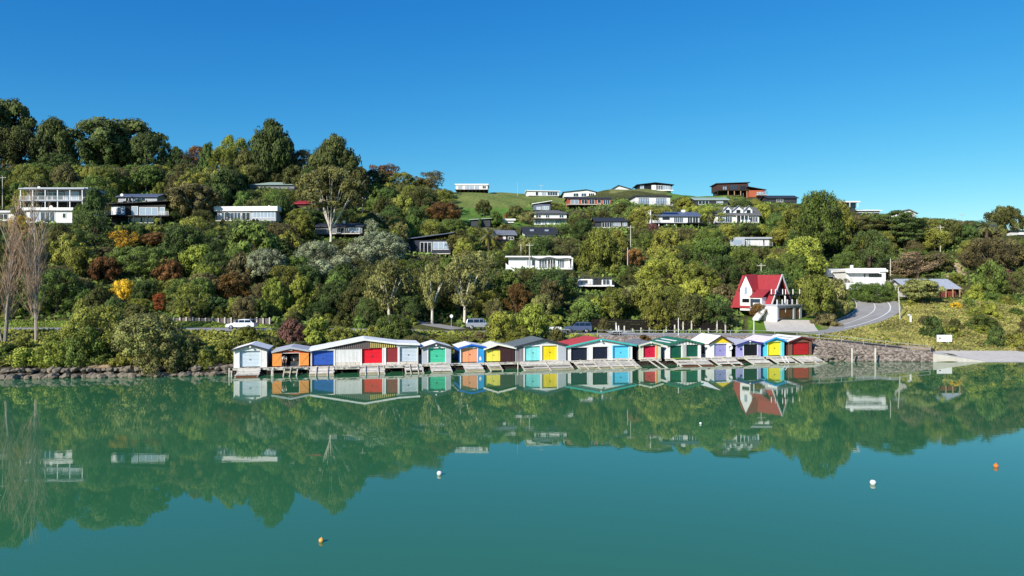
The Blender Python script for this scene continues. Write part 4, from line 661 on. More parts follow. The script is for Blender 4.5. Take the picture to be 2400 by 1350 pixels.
def slip(px0, px1, lab, L=4.9, n0=.5, mt='timber', rails=2, miss=.05, lower='timberg', drop=1.15, split=.5, dark=False):
    a, b = tpx(px0), tpx(px1); c = (a+b)/2; w = b-a; o = Vector((X0, Y0, ZD-.02)) + T*c - N*n0; r = empty('slipway', o, TH, lab, 'slipway', 'timber slipways from the boat sheds into the water'); rr = random.Random(int(px0)+5)
    zf = lambda y: -.05+drop*y/L*(1 if y < 0 else 0)
    for nm, u0, u1, mm in (('upper_planks', 0, split, M[mt]), ('lower_planks', split, 1.0, M[lower])):
        q = MB(); step = .27; n = int(L*(u1-u0)/step)
        for i in range(n):
            ya = -L*(u0+(u1-u0)*i/n); yb = ya-step*rr.uniform(.7, .95); segs = max(1, int(w/2.2)); cuts = [-w/2]+sorted(rr.uniform(-w/2, w/2) for _ in range(segs-1))+[w/2]
            gap = abs((u0+(u1-u0)*i/n)-split) < .035
            for xa, xb in zip(cuts[:-1], cuts[1:]):
                if rr.random() < (miss if not gap else .75) or xb-xa < .2: continue
                j = rr.uniform(-.12, .12) if xb > w/2-.01 or xa < -w/2+.01 else 0; dz = rr.uniform(-.025, .02)
                xa2 = xa+(j if xa < -w/2+.01 else .01); xb2 = xb+(j if xb > w/2-.01 else -.01)
                q.add([(xa2,ya,zf(ya)+dz-.05),(xb2,ya,zf(ya)+dz-.05),(xb2,yb,zf(yb)+dz-.05),(xa2,yb,zf(yb)+dz-.05),(xa2,ya,zf(ya)+dz),(xb2,ya,zf(ya)+dz+rr.uniform(-.02,.02)),(xb2,yb,zf(yb)+dz),(xa2,yb,zf(yb)+dz)], [(0,3,2,1),(4,5,6,7),(0,1,5,4),(1,2,6,5),(2,3,7,6),(3,0,4,7)][::1])
        if q.v: 
            q.f = [tuple(reversed(f)) for f in q.f]; q.build(nm, mm, r)
    q = MB()
    for xx in (-w/2+.05, w/2-.05): q.bar((xx, .02, -.16), (xx, -L, zf(-L)-.12), .12, .2)
    q.build('stringers', M['timber'], r)
    for k in range(rails):
        xx = (-w/2+w*(k+.5)/rails)+(rr.uniform(-.1,.1)); MB().bar((xx, -.05, .03), (xx, -L-.1, zf(-L)+.05), .1, .1).build('rail', M['timber'], r)
    for yy in (-L*.35, -L*.7):
        for xx in (-w/2+.15, 0, w/2-.15): MB().tube((xx, yy, -2.6), (xx, yy, zf(yy)-.2), .08, .08, 6).build('pile', M['timberd'], r)
    return r
RD = 'the slipway below '
deck(546, 628, .35, 'narrow deck edge along the foot of the leftmost white shed'); slip(560, 612, 'grey and rusty-brown slipway below the leftmost white shed', rails=0, lower='rusty', n0=.35) if M.setdefault('rusty', mat('rusty_wet_boards', (112,70,48), .9, .1, .25, 3, dirt=.6, dirtcol=(60,50,40))) else 0
deck(629, 725, 1.1, 'broken timber deck before the orange shed where the person stands', ragged=.5); slip(668, 700, 'short battered grey slipway below the orange shed', L=2.8, rails=1, n0=1.1, drop=.9, mt='timberg', miss=.2)
deck(726, 986, .9, 'long pale deck joining the doors of the longest shed'); slip(728, 783, 'slipway with dark rails below the blue door of the longest shed', n0=.9, L=4.2); slip(843, 899, 'slipway below the red door of the longest shed', n0=.9, L=4.2); slip(946, 987, 'slipway below the light grey door of the longest shed', n0=.9, L=4.2)
deck(786, 842, 1.9, 'wider platform jutting out between the blue-door and red-door slipways'); deck(901, 944, 1.7, 'platform jutting out below the maroon door')
deck(988, 1062, .6, 'deck strip along the shed with the mint green door'); slip(1006, 1052, 'slipway below the mint green door', n0=.6, rails=0)
deck(1063, 1134, .5, 'deck strip along the bright blue shed'); slip(1083, 1124, 'slipway below the peach-orange door', n0=.5, miss=.12, rails=0)
deck(1135, 1207, .6, 'deck strip along the chocolate-brown shed'); slip(1138, 1166, 'short stepped slipway below the lemon double doors', L=3.0, n0=.6, drop=.6, rails=0)
deck(1208, 1332, .9, 'wide deck before the aqua and yellow doors'); slip(1215, 1327, 'broad slipway below the aqua and yellow doors', n0=.9, L=4.4, rails=1)
deck(1338, 1484, .4, 'deck edge along the red-roofed shed'); slip(1341, 1480, 'broadest slipway, with pale timber rails, below the red-roofed shed', n0=.4, L=5, rails=5, miss=.1)
deck(1500, 1549, .25, 'narrow pinkish sill deck under the crimson door')
def rails9():
    r = empty('launching_rails', rowpt(1523, 0, ZD), TH, 'pair of bare launching rails on posts below the crimson door', 'launching rails')
    for k in (-.5, .5): MB().bar((k, -.3, -.1), (k, -5.2, -1.0), .12, .14).build('rail', M['timber'], r)
    q = MB()
    for y in (-.6, -2.2, -3.8):
        for k in (-.5, .5): q.tube((k, y, -2.6), (k, y, -.1-.18*(-y-.3)-.08), .07, .07, 6)
    q.build('posts', M['timberd'], r)
rails9()
deck(1556, 1650, .6, 'deck with green matting before the twin bottle-green doors'); slip(1572, 1646, 'brown splintered slipway below the twin bottle-green doors', n0=.6, miss=.15, lower='rusty', rails=1)
grn = mat('green_mat', (132,172,70), .95, .05, .12, 2)
def mtt(px0, px1, n0, n1, lab): p0 = rowpt((px0+px1)/2, 0, ZD+.005); w = tpx(px1)-tpx(px0); r = MB().box(-w/2, w/2, -n1, -n0, -.04, -.005).build('floor_mat', grn, None); r.location = p0; r.rotation_euler = (0,0,TH); tag(r, lab, 'mat', 'green mats on the decks')
mtt(1574, 1612, .05, 1.3, 'light green mat in front of the left bottle-green door')
deck(1653, 1722, .6, 'deck strip along the yellow-gabled shed'); slip(1660, 1712, 'slipway below the lavender roller door', n0=.6, miss=.14, lower='rusty', rails=1)
deck(1723, 1786, .6, 'deck strip along the lavender shed'); slip(1738, 1780, 'slipway below the black door of the lavender shed', n0=.6, miss=.14, rails=0)
deck(1788, 1845, 1.0, 'deck before the acid-yellow door'); slip(1794, 1838, 'slipway below the acid-yellow door', n0=1.0, L=4.4, rails=0)
deck(1846, 1916, .9, 'deck before the rightmost dark red shed'); slip(1850, 1900, 'slipway below the rightmost dark red shed', n0=.9, L=4.4, rails=1)
mtt(1852, 1898, .05, .8, 'light green mat in front of the barn-red roller door')
def ladder():
    p = rowpt(1815, 0, ZD)-N*2.2; r = empty('ladder', p, TH, 'white ladder propped down to the water below the acid-yellow door', 'ladder'); q = MB(); q.bar((-.28,0,.1),(-.28,-1.5,-1.3),.07,.07); q.bar((.28,0,.1),(.28,-1.5,-1.3),.07,.07); q.build('side_rails', wh, r)
    q = MB()
    for k in range(6): y = -.15-.25*k; q.box(-.28,.28,y-.03,y+.03,.1+y*.93-.02,.1+y*.93+.02)
    q.build('rungs', wh, r)
ladder()
for px, z0, z1, lab in ((545,-.6,1.0,'leaning pale post at the left corner of the leftmost shed'),(551,-.6,.7,'short slanted post beside the leftmost slipway'),(640,-.6,.75,'pale post in the water before the orange shed'),(646,-.7,.9,'crooked post beside the broken deck of the orange shed'),(1206,-.8,.8,'thin post in the water left of the broad aqua and yellow slipway'),(1575,-.8,.6,'pale post below the left bottle-green door')):
    q = MB(); q.tube((0,0,z0-1), (rng.uniform(-.15,.2), .1, z1), .075, .065, 7); o = q.build('mooring_post', M['timber'], None, True); p = rowpt(px, 0, 0)-N*(2.5 if px < 700 else 1.8); o.location = p; tag(o, lab, 'post', 'posts standing by the decks')
# ------------------------------------------------------------------ ground sheet
us = np.concatenate([np.linspace(-1.6, -.85, 14)[:-1], np.linspace(-.85, .85, 400), np.linspace(.85, 1.6, 14)[1:]])
Dd = np.concatenate([np.arange(74, 150, .62), np.arange(150, 290, 1.15), np.geomspace(290, 3000, 26)])
UU, DD = np.meshgrid(us, Dd); GX = (UU*DD).ravel(); GY = DD.ravel(); GZ = height(GX, GY)
GZ = np.where(GY > 600, 20-(GY-600)*.02, GZ); GRID = (us, Dd, GZ.reshape(len(Dd), len(us)))
nu, nd = len(us), len(Dd); ii = np.arange(nu*nd).reshape(nd, nu)
quads = np.stack([ii[:-1,:-1].ravel(), ii[:-1,1:].ravel(), ii[1:,1:].ravel(), ii[1:,:-1].ravel()], 1)
GPX = GX/GY*FPX+CX; GPY = CY+(CAMH-GZ)*FPX/GY
def noise2(x, y, s): return .5+.5*np.sin(x*s+1.7*np.sin(y*s*.7+1))*np.cos(y*s*.9+1.3*np.sin(x*s*.6))
def zonecol(px, py, x, y, d):
    n = noise2(x, y, .35)*.5+noise2(x+30, y, 1.1)*.3+noise2(x, y+9, 2.9)*.2
    c = np.stack([.075+.03*n, .08+.03*n, .028+.01*n], 1)                 # bush floor
    def put(m, a, b):
        m = m[:, None]; nn = n[:, None]; return np.where(m, np.array(a)*(1-nn)+np.array(b)*nn, c)
    s = y-shoreD(px)
    c = put((px < 640) & (y < 108), (.07,.085,.02), (.21,.24,.04))
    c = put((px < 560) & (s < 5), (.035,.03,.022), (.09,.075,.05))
    c = put((px >= 545) & (px < 1400) & (y < 116), (.06,.06,.025), (.13,.12,.05))
    c = put((px < 1000) & (y > 113) & (y < 119), (.13,.19,.03), (.19,.25,.05))       # verge
    c = put((px > 1055) & (px < 1330) & (py < 530) & (y > 190), (.135,.19,.045), (.215,.235,.075))  # grass slope
    c = put((px > 1055) & (px < 1330) & (py < 530) & (py > 487) & (y > 190), (.10,.19,.035), (.14,.24,.05))
    c = put((px > 930) & (px < 1066) & (y > 236), (.13,.22,.05), (.19,.27,.07))
    c = put((px > 1560) & (px < 1700) & (y > 228), (.11,.20,.04), (.16,.25,.05))
    c = put((px > 1430) & (px < 1560) & (y > 250), (.17,.19,.06), (.22,.22,.09))
    c = put((px > 1900) & (y < 142) & (y > 108.5), (.19,.215,.06), (.31,.30,.13))   # right bank
    c = put((px > 1870) & (px < 2000) & (y < 122), (.12,.18,.035), (.20,.23,.06))
    c = put((px > 2080) & (y < 148) & (y > 137), (.12,.17,.04), (.20,.22,.07))
    c = put((px > 1755) & (px < 1925) & (y > 119) & (y < 134), (.10,.20,.02), (.17,.28,.035)) # lawn
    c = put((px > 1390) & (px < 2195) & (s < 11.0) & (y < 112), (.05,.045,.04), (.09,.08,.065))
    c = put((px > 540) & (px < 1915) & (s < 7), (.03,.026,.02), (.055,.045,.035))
    for (x0, x1, y0, y1) in ((1788,1808,612,650),(2215,2262,612,668),(1850,1880,655,690),(2110,2200,788,822),(205,262,838,866),(430,520,850,866),(2385,2440,640,690)):
        m = (((px-(x0+x1)/2)/((x1-x0)/2))**2+((py-(y0+y1)/2)/((y1-y0)/2))**2) < .8+.5*noise2(x, y, 1.3); c = put(m & (y < 190), (.40,.29,.16), (.55,.42,.27))
    return c
gc = zonecol(GPX, GPY, GX, GY, GY)
gm = bpy.data.materials.new('ground'); gm.use_nodes = True; nt = gm.node_tree; b = nt.nodes['Principled BSDF']; b.inputs['Roughness'].default_value = 1; b.inputs['Specular IOR Level'].default_value = .05
at = nt.nodes.new('ShaderNodeAttribute'); at.attribute_name = 'zone'; no = nt.nodes.new('ShaderNodeTexNoise'); no.inputs['Scale'].default_value = .9; no.inputs['Detail'].default_value = 9; no.inputs['Roughness'].default_value = .75
tc = nt.nodes.new('ShaderNodeTexCoord'); nt.links.new(tc.outputs['Object'], no.inputs['Vector']); mr = nt.nodes.new('ShaderNodeMapRange'); mr.inputs[1].default_value = .3; mr.inputs[2].default_value = .7; mr.inputs[3].default_value = .55; mr.inputs[4].default_value = 1.4
nt.links.new(no.outputs['Fac'], mr.inputs[0]); hs = nt.nodes.new('ShaderNodeHueSaturation'); nt.links.new(mr.outputs[0], hs.inputs['Value']); nt.links.new(at.outputs['Color'], hs.inputs['Color']); nt.links.new(hs.outputs[0], b.inputs['Base Color'])
bp = nt.nodes.new('ShaderNodeBump'); bp.inputs['Distance'].default_value = .5; bp.inputs['Strength'].default_value = .8; nt.links.new(no.outputs['Fac'], bp.inputs['Height']); nt.links.new(bp.outputs[0], b.inputs['Normal'])
me = np_mesh('ground', np.stack([GX, GY, GZ], 1), quads, {'zone': ('FLOAT_COLOR', np.concatenate([gc, np.ones((len(gc), 1))], 1))}, gm, True)
ground = bpy.data.objects.new('ground', me); col.objects.link(ground); tag(ground, kind='structure')
# ------------------------------------------------------------------ water
wm = bpy.data.materials.new('water'); wm.use_nodes = True; nt = wm.node_tree; b = nt.nodes['Principled BSDF']
b.inputs['Roughness'].default_value = .006; b.inputs['IOR'].default_value = 1.42; b.inputs['Specular IOR Level'].default_value = .5
tc = nt.nodes.new('ShaderNodeTexCoord'); nz = nt.nodes.new('ShaderNodeTexNoise'); nz.inputs['Scale'].default_value = .02; nz.inputs['Detail'].default_value = 3; nt.links.new(tc.outputs['Object'], nz.inputs['Vector'])
mx = nt.nodes.new('ShaderNodeMix'); mx.data_type = 'RGBA'; mx.inputs['A'].default_value = (.034, .145, .058, 1); mx.inputs['B'].default_value = (.040, .168, .074, 1); nt.links.new(nz.outputs['Fac'], mx.inputs['Factor']); nt.links.new(mx.outputs['Result'], b.inputs['Base Color'])
mp = nt.nodes.new('ShaderNodeMapping'); mp.inputs['Scale'].default_value = (.5, 1.6, 1); nt.links.new(tc.outputs['Object'], mp.inputs[0])
n1 = nt.nodes.new('ShaderNodeTexNoise'); n1.inputs['Scale'].default_value = 1.1; n1.inputs['Detail'].default_value = 4; n1.inputs['Roughness'].default_value = .55; nt.links.new(mp.outputs[0], n1.inputs['Vector'])
n3 = nt.nodes.new('ShaderNodeTexNoise'); n3.inputs['Scale'].default_value = .045; nt.links.new(tc.outputs['Object'], n3.inputs['Vector']); r3 = nt.nodes.new('ShaderNodeMapRange'); r3.inputs[1].default_value = .4; r3.inputs[2].default_value = .65; r3.inputs[3].default_value = .25; nt.links.new(n3.outputs['Fac'], r3.inputs[0])
mm = nt.nodes.new('ShaderNodeMath'); mm.operation = 'MULTIPLY'; mm.inputs[1].default_value = .017; nt.links.new(r3.outputs[0], mm.inputs[0])
bp = nt.nodes.new('ShaderNodeBump'); bp.inputs['Distance'].default_value = .12; nt.links.new(mm.outputs[0], bp.inputs['Strength']); nt.links.new(n1.outputs['Fac'], bp.inputs['Height']); nt.links.new(bp.outputs[0], b.inputs['Normal'])
w = MB().add([(-700,-300,0),(700,-300,0),(700,112,0),(-700,112,0)], [(0,1,2,3)]).build('water', wm); tag(w, kind='structure')
# ------------------------------------------------------------------ roads
def ribbon(name, pts, wf, mt, dz=0.0, off=0.0, kind='structure', thick=0):
    vs = []; 
    for i, p in enumerate(pts):
        a = pts[max(0, i-1)]; c = pts[min(len(pts)-1, i+1)]; d = Vector((c.x-a.x, c.y-a.y, 0)).normalized(); n = Vector((-d.y, d.x, 0)); ww = wf(p)/2 if callable(wf) else wf/2; o = off(p) if callable(off) else off
        for k in ((-1, 1) if thick == 0 else (-1, 1)): vs.append((p.x+n.x*(k*ww+o), p.y+n.y*(k*ww+o), p.z+dz))
    n = len(pts)
    m = MB()
    if thick:
        vs2 = [(x, y, z-thick) for x, y, z in vs]; m.add(vs+vs2, [(2*i, 2*i+2, 2*i+3, 2*i+1)[::-1] for i in range(n-1)]+[(2*i, 2*i+2, 2*i+2+2*n, 2*i+2*n) for i in range(n-1)]+[(2*i+1, 2*i+1+2*n, 2*i+3+2*n, 2*i+3) for i in range(n-1)])
    else: m.add(vs, [(2*i, 2*i+1, 2*i+3, 2*i+2)[::-1] for i in range(n-1)])
    o = m.build(name, mt); tag(o, kind=kind); return o
ribbon('road', main_c, mainw, M['asphalt']); ribbon('footpath', walk_c, 2.4, M['concrete'], .008); ribbon('side_road', hill_c, 4.5, M['asphalt'], -.02)
ribbon('driveway', drive_c, 8, M['concrete'], -.012); ribbon('lane', branch_c, 3.4, M['concrete'], -.02)
bend = [p for p in main_c if p.x/p.y*FPX+CX > 1945 or p.y > 130]
ribbon('road_marking', bend[:-6], .22, M['paintline'], .006, -2.0); ribbon('road_marking', bend[:-9], .16, M['paintline'], .006, .6)
kerb = [p for p in main_c if 118 < p.y < 152 and p.x/p.y*FPX+CX > 1900]
ribbon('kerb', kerb, .18, M['concrete'], .11, lambda p: mainw(p)/2+.02, thick=.3)
front = [p for p in main_c if 1330 < p.x/p.y*FPX+CX < 1890 and p.y < 119]
ribbon('kerb', front, .3, M['concrete'], .10, lambda p: -mainw(p)/2-.05, thick=.35)
ap = []; pxs = np.linspace(2192, 3300, 40)
m = MB(); rowsD = [100.5, 103.2, 106, 110, 113]
for D in rowsD: m.v += [((p-CX)/FPX*D, D, float(apron(p, D))) for p in pxs]
m.f = [(j*40+i, j*40+i+1, (j+1)*40+i+1, (j+1)*40+i) for j in range(4) for i in range(39)]
tag(m.build('boat_ramp_apron', M['concrete']), kind='structure')
q = MB(); a = W(2187, 0, 103.0); a2 = W(2187, 0, 106.2); c = W(2310, 0, 103.1)
q.add([(a.x,a.y,-1),(c.x,c.y,-1),(c.x,c.y,.05),(a.x,a.y,1.15),(a2.x,a2.y,-1),(c.x+.2,c.y+.45,-1),(c.x+.2,c.y+.45,.1),(a2.x,a2.y,1.2)], [(0,1,2,3),(7,6,5,4),(3,2,6,7),(1,5,6,2),(0,3,7,4)])
tag(q.build('ramp_wall', M['concrete']), 'tapering pale concrete wall at the water edge where the stone wall ends', 'wall')
# ------------------------------------------------------------------ stone wall and shore rocks
def stone_wall():
    q = MB(); rr = random.Random(3); k = 0
    for px in np.arange(1392, 2188, 2.7):
        D0 = shoreD(px)-.15
        if px < 1905: Dt = 112.0-.0; zt = 2.85
        else: Dt = float(np.interp(px, [1905, 2050, 2190], [107.6, 106.0, 104.9])); zt = float(np.interp(px, [1905, 2050, 2190], [2.7, 1.85, .95]))
        Db = D0 if px > 1905 else max(D0+1.5, 107.5); nrow = max(3, int(math.hypot(Dt-Db, zt)/.26))
        for i in range(nrow):
            f = (i+rr.random()*.6)/nrow; D = Db+(Dt-Db)*f; z = zt*f-.12; p = px+rr.uniform(-2, 2); k += 1; r = rr.uniform(.15, .29)
            xs = (p-CX)/FPX*D; q.blob((xs, D, H1(xs, D)+.06), r, (rr.uniform(.9,1.4), .8, rr.uniform(.7,1)), .2, k, 0)
    tag(q.build('stone_wall', M['rockd']), 'long sloping wall of dark grey stones between road and water behind the sheds', 'wall'); LAND.append(('the long stone wall', 2050, 825))
stone_wall()
protos = []
for i in range(7): q = MB(); q.blob((0,0,0), .44, (1.3, 1, .8), .24, 40+i, 1); protos.append(q)
rp_mesh = None; k = 0; rr = random.Random(21); firsts = []
for px in np.arange(-8, 545, 4.6):
    for row in (0, 1):
        if row == 1 and rr.random() < .42: continue
        D = shoreD(px)+(.1 if row == 0 else 1.3)+rr.uniform(-.4, .4); p = px+rr.uniform(-3, 3); s = rr.choice([.45, .55, .65, .8, .95, 1.2])
        if k < 7: o = protos[k].build('shore_rock', M['rock']); firsts.append(o)
        else: o = firsts[rr.randrange(7)].copy(); col.objects.link(o)
        o.location = ((p-CX)/FPX*D, D, (.12 if row == 0 else .75)+rr.uniform(-.1, .1)); o.rotation_euler = (rr.uniform(-.5,.5), rr.uniform(-.5,.5), rr.uniform(0, 6.3)); o.scale = (s, s, s*rr.uniform(.8, 1.1)); k += 1
        tag(o, 'rounded grey boulder in the low line of rocks along the left water edge', 'rock', 'rocks along the left shore')
for px, py, s in ((1960,846,.7),(1935,842,.9),(1920,838,.8),(1975,842,.6),(1948,838,.7),(1990,847,.5)):
    o = firsts[k % 7].copy(); col.objects.link(o); k += 1; D = shoreD(px)-.2; o.location = ((px-CX)/FPX*D, D, zy(D, py)); o.scale = (s*1.2, s, s); tag(o, 'loose dark boulder at the foot of the stone wall beside the dark red shed', 'rock', 'loose rocks by the dark red shed')
# ------------------------------------------------------------------ fences, rails
def handrail():
    r = empty('handrail', (0,0,0), 0, 'thin galvanised two-bar handrail running along the top of the stone wall', 'railing'); pts = []
    for px in np.arange(1400, 2192, 26): 
        D = 112.1 if px < 1800 else float(np.interp(px, [1800, 1905, 2050, 2190], [111.6, 108, 106.3, 105.2])); pts.append(Vector(((px-CX)/FPX*D, D, H1((px-CX)/FPX*D, D))))
    q = MB()
    for p in pts[::2]: q.tube(p-Vector((0,0,.1)), p+Vector((0,0,1.0)), .035, .035, 5)
    q.build('posts', M['steel'], r); q = MB()
    for a, b in zip(pts[:-1], pts[1:]):
        for z in (.98, .5): q.tube(a+Vector((0,0,z)), b+Vector((0,0,z)), .03, .03, 4)
    q.build('rails', M['steel'], r)
handrail()
def post_wall(name, label, pxs, D, hgt, zbase, step, panel, postm, jit, land=None, off=.12):
    r = empty(name, (0,0,0), 0, label, 'fence'); a = Vector(((pxs[0]-CX)/FPX*D[0], D[0], zbase[0])); b = Vector(((pxs[1]-CX)/FPX*D[1], D[1], zbase[1])); L = (b-a).length; n = int(L/step); rr = random.Random(int(pxs[0]))
    q = MB(); rows = 6
    for j in range(rows):
        z = hgt*j/rows; q.bar(a+Vector((0, off, z-.05)), b+Vector((0, off, z-.05)), .06, hgt/rows-.04)
    q.build('boards', panel, r)
    for i in range(n+1):
        p = a+(b-a)*i/n; h = hgt*(1+rr.uniform(-jit, jit*.2 if jit < .3 else -.1)); MB().box(p.x-.10, p.x+.10, p.y-.12, p.y+.06, p.z-.6, p.z+h).build('post', postm, r)
    if land: LAND.append((land, (pxs[0]+pxs[1])/2, ypx(zbase[0]+hgt/2, D[0])))
    clear(pxs[0], pxs[1], ypx(zbase[0]+hgt, D[0]), ypx(zbase[0], D[0])+2, min(D)-.5)
post_wall('retaining_fence', 'low retaining fence with pale posts and grey boards beside the grass verge at left', (392, 632), (119.6, 119.9), 1.45, (4.15, 4.1), 1.0, M['greyb'] if 'greyb' in M else P['greyb'], M['timber'], .1, 'the low retaining fence at left')
post_wall('timber_retaining_wall', 'tall dark timber retaining wall with uneven pale posts behind the parked vehicles', (1385, 1700), (123.4, 122.0), 2.4, (2.95, 2.9), 1.3, mat('dark_shaded_timber', (34,30,28), .9, .1, .2), M['timber'], .8, 'the dark timber retaining wall')  # tree shade over the boards is put into their near-black colour
def utility_pole(px, pytop, pybase, lab, D=None, arm=True, lean=0, th=.115, cname='utility_pole', m='pole', dish=False):
    D = D or hit(px, pybase); x = (px-CX)/FPX*D; zb = zy(D, pybase); zb = min(zb, H1(x, D)); h = zy(D, pytop)-zb
    r = empty(cname, (x, D, zb), 0, lab, 'pole'); MB().tube((0,0,-.5), (lean,0,h), th, th*.7, 8).build('pole', M[m], r)
    if arm: q = MB(); q.box(lean-.85, lean+.85, -.05, .05, h-.5, h-.41); [q.tube((lean+k, 0, h-.41), (lean+k, 0, h-.28), .04, .03, 5) for k in (-.75, -.3, .3, .75)]; q.build('crossarm', M[m], r)
    clear(px-3, px+3, pytop, pybase-4, D); return Vector((x+lean, D, zb+h-.45))
pa = utility_pole(6, 412, 492, 'tall pale utility pole with crossarm at the left edge of the photo')
pb = utility_pole(342, 426, 452, 'utility pole rising from trees above the blue-grey roof')
utility_pole(850, 462, 500, 'utility pole with double crossarm right of the big gum tree')
pc = utility_pole(1478, 528, 578, 'tall pole below the right end of the dark low house', D=172)
utility_pole(1471, 580, 622, 'pole standing in front of the orange autumn tree', D=158, arm=False)
pd = utility_pole(1241, 570, 630, 'pole in front of the white wavy-roof house', D=156.5)
utility_pole(1221, 571, 600, 'thin pole behind the roof of the wavy-roof house', D=166, arm=False)
pe = utility_pole(1784, 617, 648, 'pole just behind the red A-frame roof', D=142)
utility_pole(1935, 612, 645, 'pole left of the small white annex', D=153, arm=False)
utility_pole(2087, 606, 645, 'pole right of the broad white house', D=152, arm=False)
pf = utility_pole(2204, 528, 590, 'pole among dark bush on the right hillside', D=168)
utility_pole(2110, 672, 748, 'leaning concrete pole on the right bank outside the road bend', D=128, arm=False, lean=-.35)
utility_pole(2052, 432, 0, '', D=1) if False else None
utility_pole(1213, 428, 456, 'thin lamp standard on the grassy skyline', D=252, th=.07, arm=False, m='steel', cname='lamp_post')
utility_pole(1268, 432, 446, 'roof aerial pole over the white skyline bungalow', D=256, th=.05, m='steel', cname='aerial')
utility_pole(2255, 500, 514, 'thin aerial pole on the right skyline', D=200, th=.05, m='steel', cname='aerial')
utility_pole(1590, 745, 783, 'slender white lamp post beside the road before the dark retaining wall', D=112.6, th=.075, arm=False, m='white', cname='lamp_post')
utility_pole(1767, 747, 786, 'slender white lamp post in front of the A-frame lawn', D=112.3, th=.075, arm=False, m='white', cname='lamp_post')
for px, lab in ((1997, 'left one of two pale mooring posts before the stone wall'), (2051.5, 'right one of two pale mooring posts before the stone wall')):
    q = MB(); q.tube((0,0,-2), (0,0,1.95), .13, .12, 8); q.tube((0,0,1.951), (0,0,2.0), .125, .08, 8); o = q.build('mooring_post', M['pole'], None, True); D = 102.4; o.location = ((px-CX)/FPX*D, D, 0); tag(o, lab, 'post')
q = MB()
for k in range(12):
    t0, t1 = k/12, (k+1)/12; f = lambda t: pa.lerp(pb, t)+Vector((0,0,-4*.9*t*(1-t))); q.tube(f(t0), f(t1), .025, .025, 4)
tag(q.build('power_line', M['dgrey']), 'thin power line sagging between the two left utility poles', 'power line')
for a_, b_, lab in ((pc, pd, 'thin power line from the dark low house down to the white wavy-roof house'), (pe, pc, 'thin power line from the A-frame pole up to the tall pole at centre'), (pe, pf, 'thin power line from the A-frame pole toward the right hillside pole')):
    q = MB()
    for k in range(14):
        f = lambda t: a_.lerp(b_, t)+Vector((0,0,-4*1.6*t*(1-t))); q.tube(f(k/14), f((k+1)/14), .02, .02, 4)
    tag(q.build('power_line', M['dgrey']), lab, 'power line')
# signs
def sign(px, py, D, w, h, leg, lab, rnd=False):
    x = (px-CX)/FPX*D; g = H1(x, D); r = empty('sign', (x, D, g), 0, lab, 'sign'); q = MB()
    if rnd: q.tube((0,-.05,leg+h/2), (0,0,leg+h/2), w/2, w/2, 16); q.build('panel', wh, r); MB().tube((0,0.05,-.3), (0,.05,leg+h), .04, .04, 6).build('post', M['steel'], r)
    else:
        q.box(-w/2,w/2,-.06,0,leg,leg+h); q.build('panel', wh, r); MB().box(-w/2-.05, w/2+.05, -.1, .02, leg+h+.002, leg+h+.06).build('cap', M['palegrey'], r); q = MB()
        for k in (-.28*w, .28*w): q.box(k-.08, k+.08, .003, .12, -.4, leg+h*.8)
        q.build('posts', wh, r); MB().box(-w*.36, -w*.24, -.065, -.061, leg+h*.45, leg+h*.62).build('emblem', M['navy'], r)
    clear(px-22 if w > 1 else px-6, px+22 if w > 1 else px+6, py-12, py+12, D-1)
sign(2213, 806, 114.8, 2.35, 1.05, .35, 'white notice board on two posts beside the boat ramp'); LAND.append(('the white notice board', 2213, 806))
sign(1058, 750, 123.2, .55, .55, 1.6, 'small pale round road sign on a thin post near the silver wagon', True)
q = MB(); q.box(-.14,.14,-.1,.1,-.3,1.45); q.box(-.5,.14,-.1,.1,1.3,1.5); o = q.build('marker_post', wh); D = 127; x = (2134-CX)/FPX*D; o.location = (x, D, H1(x, D)); tag(o, 'white marker post with short arm on the right bank', 'marker post')
for px, py, D, lab in ((1975,0,0,''),) if False else (): pass
for a_, b_, Dq in ((28, 212, 108), (405, 560, 108), (600, 650, 108), (790, 858, 113.5), (980, 1100, 115)): clear(a_, b_, 763, 775, Dq)
